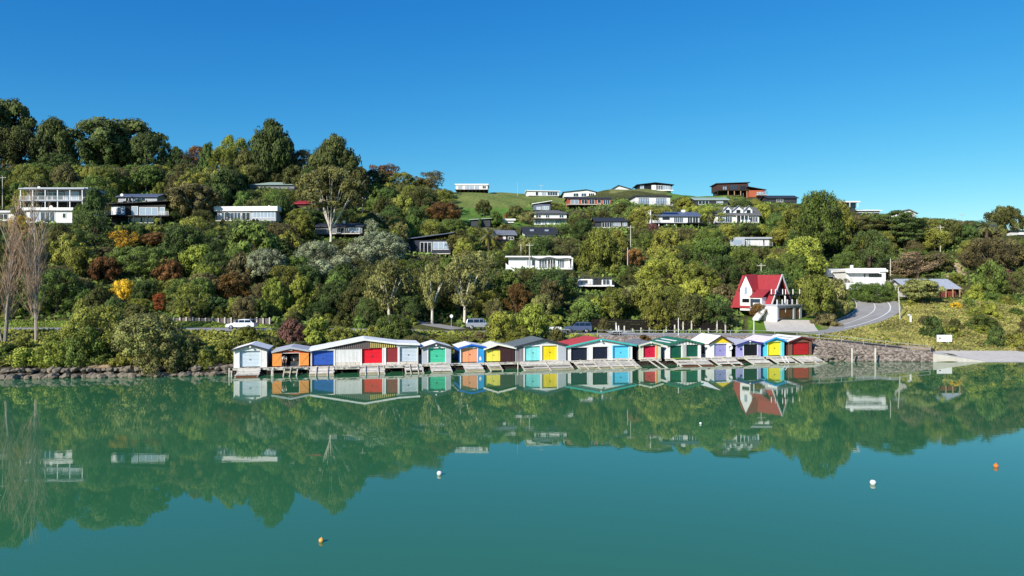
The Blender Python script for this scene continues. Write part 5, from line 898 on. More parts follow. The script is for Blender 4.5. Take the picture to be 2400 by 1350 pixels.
# ------------------------------------------------------------------ vehicles
carw = mat('white_car_paint', (226,228,232), .18, .6, .01); cars = mat('silver_car_paint', (168,172,180), .2, .6, .02, metal=.4); carb = mat('slate_blue_car_paint', (84,98,128), .2, .6, .02, metal=.3)
def car(name, label, px, D, facing, L, Hc, paintm, kind, land):
    x = (px-CX)/FPX*D; r = empty(name, (x, D, H1(x, D)+.07), 0 if facing > 0 else math.pi, label, 'car'); r.rotation_euler.z += R(3)
    wb = L*.6; rw = .34; hw = .9
    if kind == 'hatch': body = [(-L/2, .35), (-L/2, .95), (-L*.44, 1.0), (L*.22, .98), (L*.46, .78), (L/2, .6), (L/2, .3)]; roof = [(-L*.45, 1.0), (-L*.33, Hc-.04), (-L*.1, Hc), (L*.06, Hc-.04), (L*.24, .97)]
    else: body = [(-L/2, .42), (-L/2, 1.08), (-L*.49, 1.1), (L*.2, 1.1), (L*.44, 1.0), (L/2, .8), (L/2, .4)]; roof = [(-L*.49, 1.1), (-L*.45, Hc-.03), (-L*.2, Hc), (L*.08, Hc-.03), (L*.22, 1.09)]
    b = MB(); b.prism(body[::-1][::1], -hw, hw); bo = b.build('body', paintm, r)
    bv = bo.modifiers.new('b', 'BEVEL'); bv.width = .07; bv.segments = 2; bv.limit_method = 'ANGLE'
    q = MB(); n = len(roof); vs = [(a, -hw+(.03 if z < 1.2 else .16), z) for a, z in roof]+[(a, hw-(.03 if z < 1.2 else .16), z) for a, z in roof]; q.add(vs, [tuple(range(n-1, -1, -1)), tuple(range(n, 2*n))]+[(i, i+1, i+1+n, i+n) for i in range(n-1)]); ca = q.build('cabin', paintm, r)
    bv = ca.modifiers.new('b', 'BEVEL'); bv.width = .05; bv.segments = 2
    z0, z1 = body[3][1]+.06, Hc-.12; xa, xb = roof[0][0], roof[-1][0]; cuts = [xa+.25, -L*.16, L*.04, xb-.22] if kind == 'hatch' else [xa+.15, -L*.24, -L*.04, L*.1, xb-.2]
    for side in (-1, 1):
        for c0, c1 in zip(cuts[:-1], cuts[1:]):
            y0 = side*(hw-.02); y1 = side*(hw-.115); ta = .16 if c0 == cuts[0] and kind == 'hatch' else .02; tb = .32 if c1 == cuts[-1] else .02
            if c1-c0 < .2: continue
            q = MB(); v = [(c0+.03, y0, z0), (c1-.03, y0, z0), (c1-.03-tb, y1, z1), (c0+.03+ta, y1, z1)]; q.add(v, [(0,1,2,3) if side < 0 else (3,2,1,0)]); q.build('side_window', M['glassd'], r)
    def quad(nm, a, z, a2, z2, mt_):
        d = Vector((z2-z, 0, -(a2-a))).normalized()*.02; d = d if (d.x > 0) == (a > 0) else -d
        MB().add([(a+d.x, -hw+.12, z+d.z), (a+d.x, hw-.12, z+d.z), (a2+d.x, hw-.2, z2+d.z), (a2+d.x, -hw+.2, z2+d.z)], [(0,1,2,3),(3,2,1,0)]).build(nm, mt_, r)
    quad('windscreen', roof[-1][0]-.04, roof[-1][1]+.04, roof[-2][0]+.03, roof[-2][1]-.03, M['glassd']); quad('rear_window', roof[0][0], roof[0][1]+.06, roof[1][0], roof[1][1]-.06, M['glassd'])
    for sx in (-1, 1):
        for sy in (-1, 1):
            wr = rw+(.04 if kind != 'hatch' else 0); wp = Vector((sx*wb/2, sy*(hw-.11), wr-.05)); q = MB(); q.tube(wp-Vector((0,.13,0)), wp+Vector((0,.13,0)), wr, wr, 18); wl2 = q.build('wheel', M['tyre'], r)
            q = MB(); q.tube(wp+Vector((0,sy*.131,0)), wp+Vector((0,sy*.15,0)), wr*.62, wr*.5, 12); q.build('rim', M['rim'], wl2)
    for sy in (-1, 1): MB().box(L/2-.12, L/2+.015, sy*.62-.18, sy*.62+.18, .62, .76).build('headlight', M['glassl'], r); MB().box(-L/2-.015, -L/2+.1, sy*.68-.14, sy*.68+.14, .7, .95).build('tail_light', P['red'], r)
    if kind != 'hatch':
        q = MB(); [q.box(-L*.4, L*.02, s2*.6-.03, s2*.6+.03, Hc+.03, Hc+.08) for s2 in (-1, 1)]; q.build('roof_rails', M['dgrey'], r)
    clear(px-L/2*FPX/D-6, px+L/2*FPX/D, ypx(H1(x, D)+Hc, D)-2, ypx(H1(x, D), D)+4, D-2, land); return r
car('parked_hatchback', 'white hatchback on the left stretch of road, partly behind shrubs', 566, 113.2, -1, 4.3, 1.52, carw, 'hatch', 'the white hatchback')
car('station_wagon', 'silver wagon with roof rails parked by the round sign', 1126, 121.2, 1, 4.7, 1.8, cars, 'wagon', 'the silver wagon')
car('four_wheel_drive', 'slate-blue four-wheel drive parked in front of the dark retaining wall', 1354, 120.2, -1, 4.4, 1.72, carb, 'wagon', 'the slate-blue four-wheel drive')
def trailer(px, D, lab, boat=False):
    x = (px-CX)/FPX*D; r = empty('boat_trailer', (x, D, H1(x, D)+.07), R(4), lab, 'trailer'); q = MB()
    for y in (-.7, .7): q.bar((-1.6,y,.5), (1.2,y,.5), .1, .1); q.bar((1.2,y,.5), (2.6,0,.5), .1, .1)
    for xx in (-1.5, -.3, .9): q.bar((xx,-.7,.5), (xx,.7,.5), .08, .08)
    q.build('frame', M['steel'], r)
    for xx in (-.65, .1) if not boat else (-.3,):
        for y in (-.85, .85): q = MB(); q.tube((xx,y-.1,.3), (xx,y+.1,.3), .3, .3, 14); wv = q.build('wheel', M['tyre'], r); q = MB(); q.tube((xx,y-.12,.3), (xx,y+.12,.3), .13, .13, 10); q.build('rim', M['rim'], wv)
    if not boat: q = MB(); q.box(-.4,-.28,-.62,-.5,.5,1.5); q.box(-.05,.07,-.62,-.5,.5,1.5); q.box(-1.0,.5,-.95,-.7,.62,.68); q.build('guide_posts', wh, r)
    else: q = MB(); q.box(-1.3,1.0,-.6,.6,.55,.95); q.build('load', wh, r)
    clear(px-18, px+18, ypx(H1(x, D)+1.5, D), ypx(H1(x, D), D)+3, D-2)
trailer(1448, 115.2, 'empty two-axle boat trailer with upright white guides on the road'); trailer(1300, 118.8, 'small white trailer behind the slate-blue four-wheel drive', True)
# buoys
for px, py, m_, r_, lab in ((1030,1112,'white',.26,'white buoy with dark band floating nearest the middle of the photo'),(2046,1134,'white',.28,'white buoy floating at the right under the hill reflection'),(2334,1094,'buoyo',.24,'orange buoy floating at the far right'),(753,1269,'buoyy',.19,'yellow-orange buoy floating closest to the camera'),(1642,993,'white',.17,'tiny white buoy floating below the green-roofed shed')):
    mat_ = dict(white=wh, buoyo=paint('orange_buoy', (236,120,34)), buoyy=paint('amber_buoy', (236,168,70)))[m_]; D = CAMH*FPX/(py+1-CY); r = empty('buoy', ((px-CX)/FPX*D, D, 0), 0, lab, 'buoy'); r_ *= .55; q = MB(); q.blob((0,0,r_*.6), r_, (1,1,.95), 0, 1, 2); q.build('float', mat_, r, True)
    q = MB(); q.tube((0,0,r_*1.5), (r_*.15,0,r_*1.85), r_*.22, r_*.16, 8); q.build('ring', M['dgrey'] if m_ == 'white' else mat_, r); q = MB(); q.tube((0,0,r_*.5), (0,0,r_*.62), r_*1.005, r_*1.005, 18); q.build('band', M['grey'], r)
# ------------------------------------------------------------------ things inside the orange shed, and the person
def person():
    base = rowpt(668.5, -.55, ZD-.05); r = empty('person', base, TH, 'person in white shirt and dark trousers bending forward before the orange shed', 'person')
    sk = mat('skin', (196,148,120), .6, .3); sh = M['white']; tr = mat('dark_trousers', (38,38,46), .9)
    J = {'pel':((0,.08,.92),.13),'sp':((0,-.12,1.08),.13),'ch':((0,-.34,1.22),.15),'nk':((0,-.48,1.29),.055),'hd':((0,-.60,1.33),.085),'hd2':((0,-.70,1.36),.075)}
    E = [('pel','sp'),('sp','ch'),('ch','nk'),('nk','hd'),('hd','hd2')]
    for s, nm in ((-1,'L'),(1,'R')):
        J.update({'h'+nm:((.1*s,.08,.88),.1),'k'+nm:((.12*s,.0,.48),.065),'a'+nm:((.13*s,.07,.09),.045),'t'+nm:((.15*s,-.12,.04),.035),'s'+nm:((.19*s,-.36,1.22),.06),'e'+nm:((.24*s,-.42,.95),.045),'w'+nm:((.18*s,-.56,.74),.03),'p'+nm:((.17*s,-.60,.68),.03)})
        E += [('pel','h'+nm),('h'+nm,'k'+nm),('k'+nm,'a'+nm),('a'+nm,'t'+nm),('ch','s'+nm),('s'+nm,'e'+nm),('e'+nm,'w'+nm),('w'+nm,'p'+nm)]
        for i, (dx, ln) in enumerate(((-.03,.06),(-.01,.075),(.01,.07),(.03,.055))):
            J['f%s%d'%(nm,i)] = (((.17*s+dx), -.615, .64), .009); J['g%s%d'%(nm,i)] = (((.17*s+dx), -.61, .64-ln), .008); E += [('p'+nm,'f%s%d'%(nm,i)),('f%s%d'%(nm,i),'g%s%d'%(nm,i))]
        J['u'+nm] = ((.17*s-.045*s, -.63, .67), .01); J['v'+nm] = ((.17*s-.05*s, -.645, .63), .009); E += [('w'+nm,'u'+nm),('u'+nm,'v'+nm)]
    def skin(name, keys, ex, grow, m_, par):
        ks = [k2 for k2 in J if k2 in keys]; me = bpy.data.meshes.new(name); me.from_pydata([J[k2][0] for k2 in ks], [(ks.index(a), ks.index(b)) for a, b in ex if a in ks and b in ks], []); o = bpy.data.objects.new(name, me); col.objects.link(o); o.parent = par
        o.modifiers.new('s', 'SKIN'); sv = me.skin_vertices
        if not sv: me.skin_vertices_layers if False else None
        dl = me.skin_vertices[0].data if len(me.skin_vertices) else None
        if dl is None:
            bpy.context.view_layer.objects.active = o; bpy.ops.mesh.customdata_skin_add(); dl = me.skin_vertices[0].data
        for i, k2 in enumerate(ks): rr2 = J[k2][1]+grow; dl[i].radius = (rr2, rr2)
        dl[0].use_root = True; ss = o.modifiers.new('u', 'SUBSURF'); ss.levels = 1; ss.render_levels = 1; me.materials.append(m_); return o
    body = skin('body', set(J), E, 0, sk, r)
    skin('shirt', {'pel','sp','ch','sL','sR','eL','eR'}, E, .018, sh, r); skin('trousers', {'pel','hL','hR','kL','kR','aL','aR'}, E, .02, tr, r)
    q = MB(); q.blob((0,-.66,1.40), .105, (1,1,.75), .05, 2, 1); q.build('hair', M['dgrey'], r, True)
    q = MB(); q.blob((0,-.765,1.33), .02, sub=0); q.blob((-.035,-.755,1.365), .012, sub=0); q.blob((.035,-.755,1.365), .012, sub=0); q.build('face', sk, r)
person()
def dinghy():
    r = empty('dinghy', rowpt(689, 2.2, ZD), TH, 'pale dinghy stored in the dark inside the open orange shed', 'boat'); q = MB(); N_ = 9; vs = []
    for i in range(N_):
        t = i/(N_-1); y = -1.5+3.2*t; w_ = .65*math.sin(math.pi*min(1, .35+t*.65))+.02 if t < .99 else .02; w_ = .68*(1-(1-t)**3) if t < .5 else .68
        if i == 0: w_ = .05
        vs += [(-w_, y, .95), (-w_*.7, y, .55), (0, y, .42), (w_*.7, y, .55), (w_, y, .95)]
    fs = [(i*5+j, i*5+j+1, i*5+j+6, i*5+j+5) for i in range(N_-1) for j in range(4)]+[tuple(range((N_-1)*5, N_*5))]; q.add(vs, fs); q.build('hull', wh, r)
    q = MB(); q.box(-.6,.6,.2,.45,.8,.84); q.build('thwart', M['timber'], r); q = MB(); q.box(-.5,.5,-.8,-.7,-.1,.44); q.box(-.5,.5,.9,1.0,-.1,.42); q.build('cradle', M['timber'], r)
dinghy()
# ------------------------------------------------------------------ foliage
def quads_from(c, nrm, size, asp, r):
    n = len(c); t = np.cross(nrm, r.normal(size=(n, 3))); t /= np.linalg.norm(t, axis=1)[:, None]+1e-9; b_ = np.cross(nrm, t); s = size[:, None]
    v = np.stack([c-t*s*asp-b_*s, c+t*s*asp-b_*s*.6, c+t*s*asp*.6+b_*s, c-t*s*asp+b_*s*.7], 1); return v.reshape(-1, 3)
def crown_mesh(name, seed, prof, nc=46, cr=.23, flat=.75, lpc=120, leaf=.034, inner=.12, jit=.32, low=0.0, asp=.8, gaps=0, up=.35):
    """unit crown: radius 1, height 1; prof(z)=horizontal radius"""
    r = np.random.RandomState(seed); C_, T_ = [], []; cs = []
    for i in range(nc*5):
        z = r.uniform(low, 1) ** .9; a = r.uniform(0, 6.283); R_ = prof(z); q = R_*r.uniform(.62, 1.02) if r.rand() > inner else R_*r.uniform(0, .6); p = np.array([q*math.cos(a), q*math.sin(a), z])
        if all(np.linalg.norm((p-c)*[1,1,1.2]) > cr*.66 for c in cs): cs.append(p)
        if len(cs) >= nc: break
    if gaps: cs = [c for i, c in enumerate(cs) if not any(abs(math.atan2(c[1], c[0])-g) < .35 and abs(c[2]-h) < .2 for g, h in [(-1.5+.9*k, .3+.25*k) for k in range(gaps)])]
    V, A = [], []
    for c in cs:
        k = int(lpc*r.uniform(.7, 1.25)); d = r.normal(size=(k, 3)); d[:, 2] += up; d /= np.linalg.norm(d, axis=1)[:, None]; rad = cr*r.uniform(.75, 1.3)
        pos = c+d*rad*r.uniform(.55, 1.08, (k, 1))*[1, 1, flat]; out = c-np.array([0,0,.35]); out = out/(np.linalg.norm(out)+1e-6)
        n = d+out*.25+r.normal(size=(k, 3))*jit; n /= np.linalg.norm(n, axis=1)[:, None]; V.append(quads_from(pos, n, leaf*r.uniform(.6, 1.35, k), asp, r))
        A.append(np.repeat(np.clip(r.normal(.5, .22)+r.normal(0, .22, k), 0, 1), 4))
    V = np.concatenate(V); A = np.concatenate(A); V[:, 2] /= np.percentile(V[:, 2], 99.5); V[:, :2] /= np.percentile(np.hypot(V[:, 0], V[:, 1]), 98)/1.0; F = np.arange(len(V)).reshape(-1, 4); return np_mesh(name, V, F, {'tint': ('FLOAT', A)}), cs
dome = lambda z: math.sqrt(max(0.02, 1-(max(0, z-.3)/.72)**2))*(.78+.22*min(1, z/.25))
egg = lambda z: max(.12, math.sin(math.pi*min(1, (z*.86+.16)))**.75) if z < .4 else max(.1, (1-((z-.4)/.62)**1.9))
flatp = lambda z: max(.15, min(1, .45+z*1.1) if z < .55 else math.sqrt(max(.03, 1-((z-.5)/.52)**2)))
shrub = lambda z: math.sqrt(max(.03, 1-z*z*.95))
cone = lambda z: max(.08, 1-z**1.25)
SH = {}
def reg(k, n, **kw):
    SH[k] = [crown_mesh('crown_'+k, 100*len(SH)+i, **kw) for i in range(n)]
reg('round', 5, prof=dome, nc=58, cr=.24, lpc=150, leaf=.031)
reg('manuka', 3, prof=dome, nc=70, cr=.20, flat=.55, lpc=90, leaf=.028, jit=.6, asp=.45)
reg('shrub', 4, prof=shrub, nc=44, cr=.27, lpc=125, leaf=.042)
reg('tall', 3, prof=egg, nc=60, cr=.24, flat=.55, lpc=110, leaf=.034)
reg('roundL', 3, prof=dome, nc=135, cr=.155, lpc=115, leaf=.019)
reg('shrubL', 2, prof=shrub, nc=120, cr=.17, lpc=115, leaf=.021)
reg('airy', 3, prof=flatp, nc=56, cr=.2, flat=.6, lpc=110, leaf=.03, jit=.7, asp=.5, gaps=4, inner=.3)
reg('cypress', 2, prof=egg, nc=170, cr=.17, flat=.6, lpc=100, leaf=.024, low=0)
reg('spread', 2, prof=flatp, nc=150, cr=.15, flat=.75, lpc=140, leaf=.023, gaps=2, inner=.25)
reg('cone', 2, prof=cone, nc=60, cr=.2, flat=.25, lpc=90, leaf=.03, asp=.5)
reg('tier', 2, prof=flatp, nc=60, cr=.24, flat=.2, lpc=160, leaf=.028, asp=.5)
KN = dict(round='round_tree', manuka='spreading_shrub_tree', shrub='bush', tall='tall_tree', airy='open_crowned_tree', cypress='cypress', spread='spreading_tree', cone='conifer', tier='pine_tree')
KL = dict(round='rounded tree', manuka='fine-leaved domed tree', shrub='low bush', tall='oval tree', airy='open-crowned tree', cypress='dense cypress', spread='spreading tree', cone='pointed conifer', tier='layered pine')
KC = dict(shrub='bush')
def trunk_mesh(seed, reach=.55):
    q = MB(); r = random.Random(seed); q.tube((0,0,-.25), (.03,0,.35), .075, .05, 7)
    for k in range(6):
        a = k*1.05+r.uniform(-.3,.3); e = r.uniform(.35, .6)*reach/.55; m_ = (math.cos(a)*e*.45, math.sin(a)*e*.45, .6); q.tube((.02,0,.3), m_, .042, .026, 5); q.tube(m_, (math.cos(a)*e, math.sin(a)*e, .88), .026, .01, 4)
    o = q.build('trunk', None, None); me = o.data; bpy.data.objects.remove(o); return me
TR = [trunk_mesh(i) for i in range(3)]
for t in TR: t.materials.append(M['bark'])
TREES = []   # (root, kind, colour, px, pytop, pybase, size)
_first = {}
def plant(kind, colour, x, y, z, rad, h, ctop, trunkmat=None, lift=None, i=None, label=None, share=1.0):
    sk_ = kind+'L' if kind in ('round', 'shrub') and rad > (3.9 if kind == 'round' else 2.6) else kind
    i = rng.randrange(len(SH[sk_])) if i is None or sk_ != kind else i; me, cs = SH[sk_][i]; low = kind in ('shrub',)
    if not me.materials: me.materials.append(G['green'])
    r = bpy.data.objects.new(KN[kind], None); col.objects.link(r); r.location = (x, y, z); r.rotation_euler = (0, 0, rng.uniform(0, 6.28)) if kind not in ('spread',) else (0, 0, rng.uniform(-.4, .4)); r.empty_display_size = .3
    lift = (0 if low else (.22 if kind not in ('cypress', 'cone', 'tall') else .05)) if lift is None else lift
    c = bpy.data.objects.new('crown' if not low else 'foliage', me); col.objects.link(c); c.parent = r; c.location = (0, 0, h*lift-(.15*h if low else 0)); c.scale = (rad, rad, h*(1-lift)+(.15*h if low else 0))
    c.material_slots[0].link = 'OBJECT'; c.material_slots[0].material = G[colour]
    if not low:
        t = bpy.data.objects.new('trunk', TR[rng.randrange(3)]); col.objects.link(t); t.parent = r; w_ = max(rad, h*.35); t.scale = (w_, w_, h*.8)
        if trunkmat: t.material_slots[0].link = 'OBJECT'; t.material_slots[0].material = M[trunkmat]
    px = x/y*FPX+CX; TREES.append([r, kind, colour, px, ypx(z+h, y), ypx(z, y), rad*FPX/y, label]); return r
def T_(kind, colour, cx, yt, yb, w, label=None, D=None, **k):
    D = D or hit(cx, yb); x = (cx-CX)/FPX*D; z = H1(x, D); h = zy(D, yt)-z
    if h < .5: h = .8
    if label and colour in ('gold','red','rust','silver','lime') and cx < 1700: clear(cx-w*.42, cx+w*.42, yt, yb-(yb-yt)*.3, D-.5)
    OCC.append((cx-w*.35, cx+w*.35, yt+4, yb-(yb-yt)*.45, D, .0)); return plant(kind, colour, x, D, z, w/2*D/FPX, h, yt, label=label, **k)
OCC = []
# skyline and landmark trees
T_('spread','pine',8,235,405,150,'tallest airy dark gum tree breaking the skyline at the left edge',D=215,i=0); T_('round','pine',30,300,405,150,'broad dark tree crown under the tall gum at the left edge',D=212)
T_('cypress','pine',126,279,408,104,'dark cone-topped tree alone on the left skyline',D=214); T_('round','deep',135,362,420,110,D=209)
T_('spread','pine',275,281,404,215,'very wide flat-topped dark gum on the left skyline with sky showing through',D=222,i=0); T_('spread','deep',250,325,412,130,D=217,i=1); T_('round','pine',345,312,408,90,D=219)
T_('cone','deep',388,320,412,50,'dark pointed pine right of the wide flat-topped gum',D=221); T_('tall','deep',412,345,415,50,D=222)
T_('round','rust',462,344,410,70,'rusty autumn tree on the left skyline',D=224); T_('round','rust',500,352,412,60,D=224); T_('tall','deep',487,336,410,45,D=222)
T_('round','lime',548,321,412,88,'yellow-green domed tree on the skyline left of the twin cypresses',D=226); T_('round','olive',530,345,418,80,D=220); T_('tall','dark',575,352,420,60,D=216)
T_('cypress','pine',637,283,424,112,'left twin of the two great dark cypresses, with a knob on top',D=218,i=0); T_('cypress','pine',642,300,424,95,D=221,i=1,label='darker shoulder growth behind the left great cypress')
T_('round','rust',712,352,408,72,'orange-brown autumn tree between the two great cypresses',D=226); T_('cypress','pine',788,320,424,128,'right twin of the two great dark cypresses',D=213,i=1); T_('cypress','pine',770,338,420,110,D=217,i=0,label='darker growth behind the right great cypress')
T_('airy','rust',897,386,440,100,'thin reddish-brown tree on the skyline right of the cypresses',D=230); T_('round','dark',880,400,450,90,D=224); T_('round','olive',940,405,455,80,D=226); T_('airy','brownish',1010,402,448,78,'thin brownish tree standing on the ridge left of the grass',D=240); T_('round','dark',990,418,446,50,D=240)
for cx, yt, w_ in ((60,388,100),(195,388,80),(320,388,80),(440,385,80),(480,392,90),(600,385,60),(690,388,60),(840,392,60),(730,395,60)): T_('round', rng.choice(['deep','dark','green']), cx, yt, 428, w_, D=209+rng.uniform(-3,3))
# gum tree with white trunk
def gum(cx, ybase, ytop, wpx, D, label):
    s = D/FPX; x = (cx-CX)*s; z = H1(x, D); h = zy(D, ytop)-z; r = empty('gum_tree', (x, D, z), 0, label, 'tree'); q = MB(); rr = random.Random(5); Rd = wpx/2*s; tips = []
    f = .16; q.tube((0,0,-.5), (.1,0,h*f*.5), .34, .27, 9); q.tube((.1,0,h*f*.5), (-.05,0,h*f), .27, .22, 9)
    for k in range(9):
        a = k*.7+rr.uniform(-.2,.2); e = rr.uniform(.45,.95)*Rd; p0 = Vector((-.05,0,h*f*rr.uniform(.75,1.05))); p1 = Vector((math.cos(a)*e*.38, math.sin(a)*e*.3, h*.42)); p2 = Vector((math.cos(a)*e*.72, math.sin(a)*e*.6, h*.68)); p3 = Vector((math.cos(a)*e, math.sin(a)*e*.8, h*.82))
        q.tube(p0, p1, .15, .11, 6); q.tube(p1, p2, .11, .07, 6); q.tube(p2, p3, .07, .03, 5); tips += [p2, p3, p2+Vector((rr.uniform(-1,1), rr.uniform(-1,1), 1.2))]
        q.tube(p1, p3+Vector((rr.uniform(-1.5,1.5), rr.uniform(-1,1), .2)), .06, .02, 4)
    q.build('trunk', M['barkp'], r); me, cs = crown_mesh('crown', 77, lambda z: .55 if z < .12 else math.sqrt(max(.03, 1-((z-.32)/.70)**2)), nc=150, cr=.15, flat=.7, lpc=150, leaf=.022, asp=.6, gaps=1, jit=.45)
    me.materials.append(G['gum']); c = bpy.data.objects.new('crown', me); col.objects.link(c); c.parent = r; c.location = (.2, 0, h*.47); c.scale = (Rd, Rd*.85, h*.53)
gum(775, 556, 393, 168, 163, 'large gum tree with pale branching trunk and rounded crown below the right cypress'); clear(750, 805, 480, 548, 163); LAND.append(('the white-trunked gum', 775, 450))
T_('spread','brownish',452,432,532,118,'broad brownish tree with pale trunk right of the black house',D=166,trunkmat='barkp',i=1)
# lower slope notable ones
for a in (('round','gold',290,655,712,58,'bright golden-yellow small tree low on the left slope'),('airy','red',374,687,735,36,'small orange-red bush near the left retaining fence'),('round','rust',247,602,665,70,'rusty-brown tree above the golden tree'),
 ('round','rust',395,608,668,66,'rusty tree right of the golden tree on the left slope'),('airy','gold',292,540,590,70,'thin golden tree just under the black house'),('round','rust',365,545,580,66,None),('round','rust',548,640,715,88,'large rust-tinged tree above the retaining fence'),('round','brownish',480,640,705,84,None),
 ('round','silver',750,566,640,120,'silvery tree in the centre of the left slope'),('round','silver',745,610,668,90,None),('round','silver',885,545,630,150,'wide silvery-grey tree left of the navy house'),('round','silver',835,575,645,110,None),('round','silver',800,600,660,70,None),('round','silver',500,548,600,50,None),
 ('tall','lime',645,652,735,62,'bright green upright tree, left of a pair above the road'),('tall','lime',706,645,728,66,'bright green upright tree, right of a pair above the road'),('tall','green',610,700,752,40,None),
 ('round','deep',810,618,700,90,None),('round','deep',790,660,735,110,None),('round','green',700,600,660,70,None)): T_(*a)
for a in (('airy','gum',912,608,762,118,'grey-green gum tree standing behind the round roadside bush',0),('airy','gum',1012,618,760,64,'slim grey-green gum tree between two larger ones',1),('airy','gum',1088,598,760,118,'tall gum with pale trunk above the silver wagon',2)): T_(*a[:7], i=a[7], trunkmat='barkp', lift=.3)
for a in (('tall','gum',905,620,745,95,None),('tall','gum',1075,610,725,90,None),('round','gum',1110,640,720,80,None),('round','gum',900,650,745,100,None)): T_(*a, trunkmat='barkp')
for a in (('shrub','green',922,738,800,112,'round dark green bush between the road and the long boat shed'),('round','lime',1250,712,806,84,'yellow-green bush tree right behind the grey-green-roofed shed'),('round','lime',1178,730,806,78,'bright green bush tree left of the one behind the aqua-door shed'),('shrub','olive',1215,765,812,90,None),
 ('shrub','olive',880,762,800,60,None),('round','gum',352,736,862,170,'great olive bush on the shore bank left of the white boat shed'),('shrub','gum',380,780,866,130,None),('round','olive',235,718,838,160,'wide grey-green bush between road and shore at left'),('shrub','green',200,765,848,120,None),('shrub','lime',130,800,852,110,None),('shrub','lime',60,815,858,90,None),
 ('shrub','plum',684,748,808,70,'purplish-red bush behind the orange boat shed'),('shrub','lime',740,742,806,86,'yellowing bush behind the left end of the longest shed'),('shrub','olive',582,766,800,64,None),('shrub','olive',530,790,845,70,None),('shrub','olive',484,818,858,54,'round olive bush just above the shore rocks'),('shrub','dark',440,790,858,80,None),('shrub','olive',800,766,806,90,None),('shrub','dark',640,790,815,70,None),('shrub','dark',700,800,818,80,None),
 ('shrub','dark',850,790,812,110,None),('shrub','dark',975,785,815,90,None),('shrub','olive',1050,786,812,90,None),('shrub','dark',1305,768,818,46,'dark bush between the red-roofed and aqua sheds'),('shrub','olive',1110,792,812,70,None),('shrub','dark',1355,790,812,60,None),
 ('shrub','green',875,696,745,90,'fresh green bush on the uphill side of the road'),('shrub','olive',815,738,764,90,None),('shrub','olive',760,748,766,70,None)): T_(*a)
for a in (('round','dark',1134,469,508,40,'single round dark tree on the grassy slope'),('round','dark',1208,482,520,42,'dark tree on the grass beside the two-storey house'),('round','dark',1236,492,520,30,None),('cypress','deep',1155,499,533,15,'small dark columnar cypress by the green garage'),('cypress','deep',1125,512,534,11,None),('airy','red',1188,502,518,18,'tiny red-leaved tree at the foot of the grass'),
 ('round','rust',1040,474,525,86,'golden-brown autumn tree left of the grass slope'),('round','gold',1050,492,520,60,None),('round','rust',1487,583,628,50,'orange-brown autumn tree behind a pole at centre right'),('airy','plum',1528,524,560,36,'bare plum-coloured tree under the white stilt house'),('shrub','tan',1370,517,545,24,None),
 ('round','green',1920,450,620,120,'towering olive tree on the right skyline beside the dark green-grey roof'),('round','olive',1955,470,600,90,None),('round','olive',1870,480,590,90,None),('round','lime',1885,556,665,112,'large yellow-green tree right of the A-frame roof'),('round','green',1860,590,672,90,None),
 ('round','olive',1915,645,752,80,'wind-leaned tree standing left of the road bend'),('round','gum',1955,655,750,70,'grey-green tree with pale trunk beside the road bend'),('shrub','brownish',1935,735,762,70,'low russet hedge inside the road bend'),
 ('round','lime',1560,606,690,140,'broad yellow-green domed tree at centre right'),('round','olive',1640,624,705,100,None),('round','olive',1520,655,745,80,None),('round','lime',1625,655,730,80,None),('tall','olive',1530,690,765,56,None),('shrub','plum',1662,690,725,60,'dark plum shrub left of the A-frame'),('round','green',1675,690,745,70,None),
 ('spread','gum',2160,655,714,98,'low umbrella-shaped tree before the corrugated-roof bungalow'),('shrub','green',2008,662,700,70,'clipped green hedge below the broad white house'),('shrub','green',2048,664,700,76,None),('shrub','green',2085,660,700,40,None),
 ('tier','deep',2085,495,590,120,'layered dark pine below the right skyline gable'),('tier','dark',2030,510,590,110,None),('tier','deep',2120,505,590,100,None),('spread','dark',2352,485,556,88,'windblown flat-topped pine on the far right skyline'),('airy','tan',2150,590,655,120,'pale bare twiggy tree on the right hillside'),('airy','tan',2115,610,660,80,None),
 ('shrub','deep',2186,742,790,60,'dark green bush on the right bank below the bend'),('shrub','green',2300,738,775,76,None),('shrub','deep',2335,765,812,50,'dark bush above the notice board bank'),('shrub','gold',2240,708,722,28,'small bright yellow gorse bush on the lawn at right'),('shrub','brownish',2170,740,762,40,None),('shrub','olive',2385,780,815,70,None),
 ('tall','green',2320,612,690,70,None),('shrub','plum',2352,630,672,50,None),('shrub','lime',2285,665,700,40,None),('round','rust',1778,711,752,42,'small russet tree in front of the white garage wall'),
 ('round','olive',2240,640,668,40,None),('airy','brownish',1160,700,775,44,'thin brownish sapling right of the silver wagon'),('airy','rust',1210,665,745,70,None),('airy','brownish',1290,655,745,60,None),('airy','olive',1440,672,760,60,None),('shrub','brownish',1415,745,782,30,None),('shrub','lime',1300,738,765,60,None),
 ('round','green',1370,700,768,80,None),('round','dark',1620,690,775,80,None),('tall','olive',1540,705,778,66,None),('round','deep',1676,705,775,80,None),('shrub','rust',1510,785,800,34,'small russet bush on the stone wall')): T_(*a)
T_('round','deep',222,442,550,54,'tree standing just right of the verandah house'); T_('round','green',190,478,540,40)
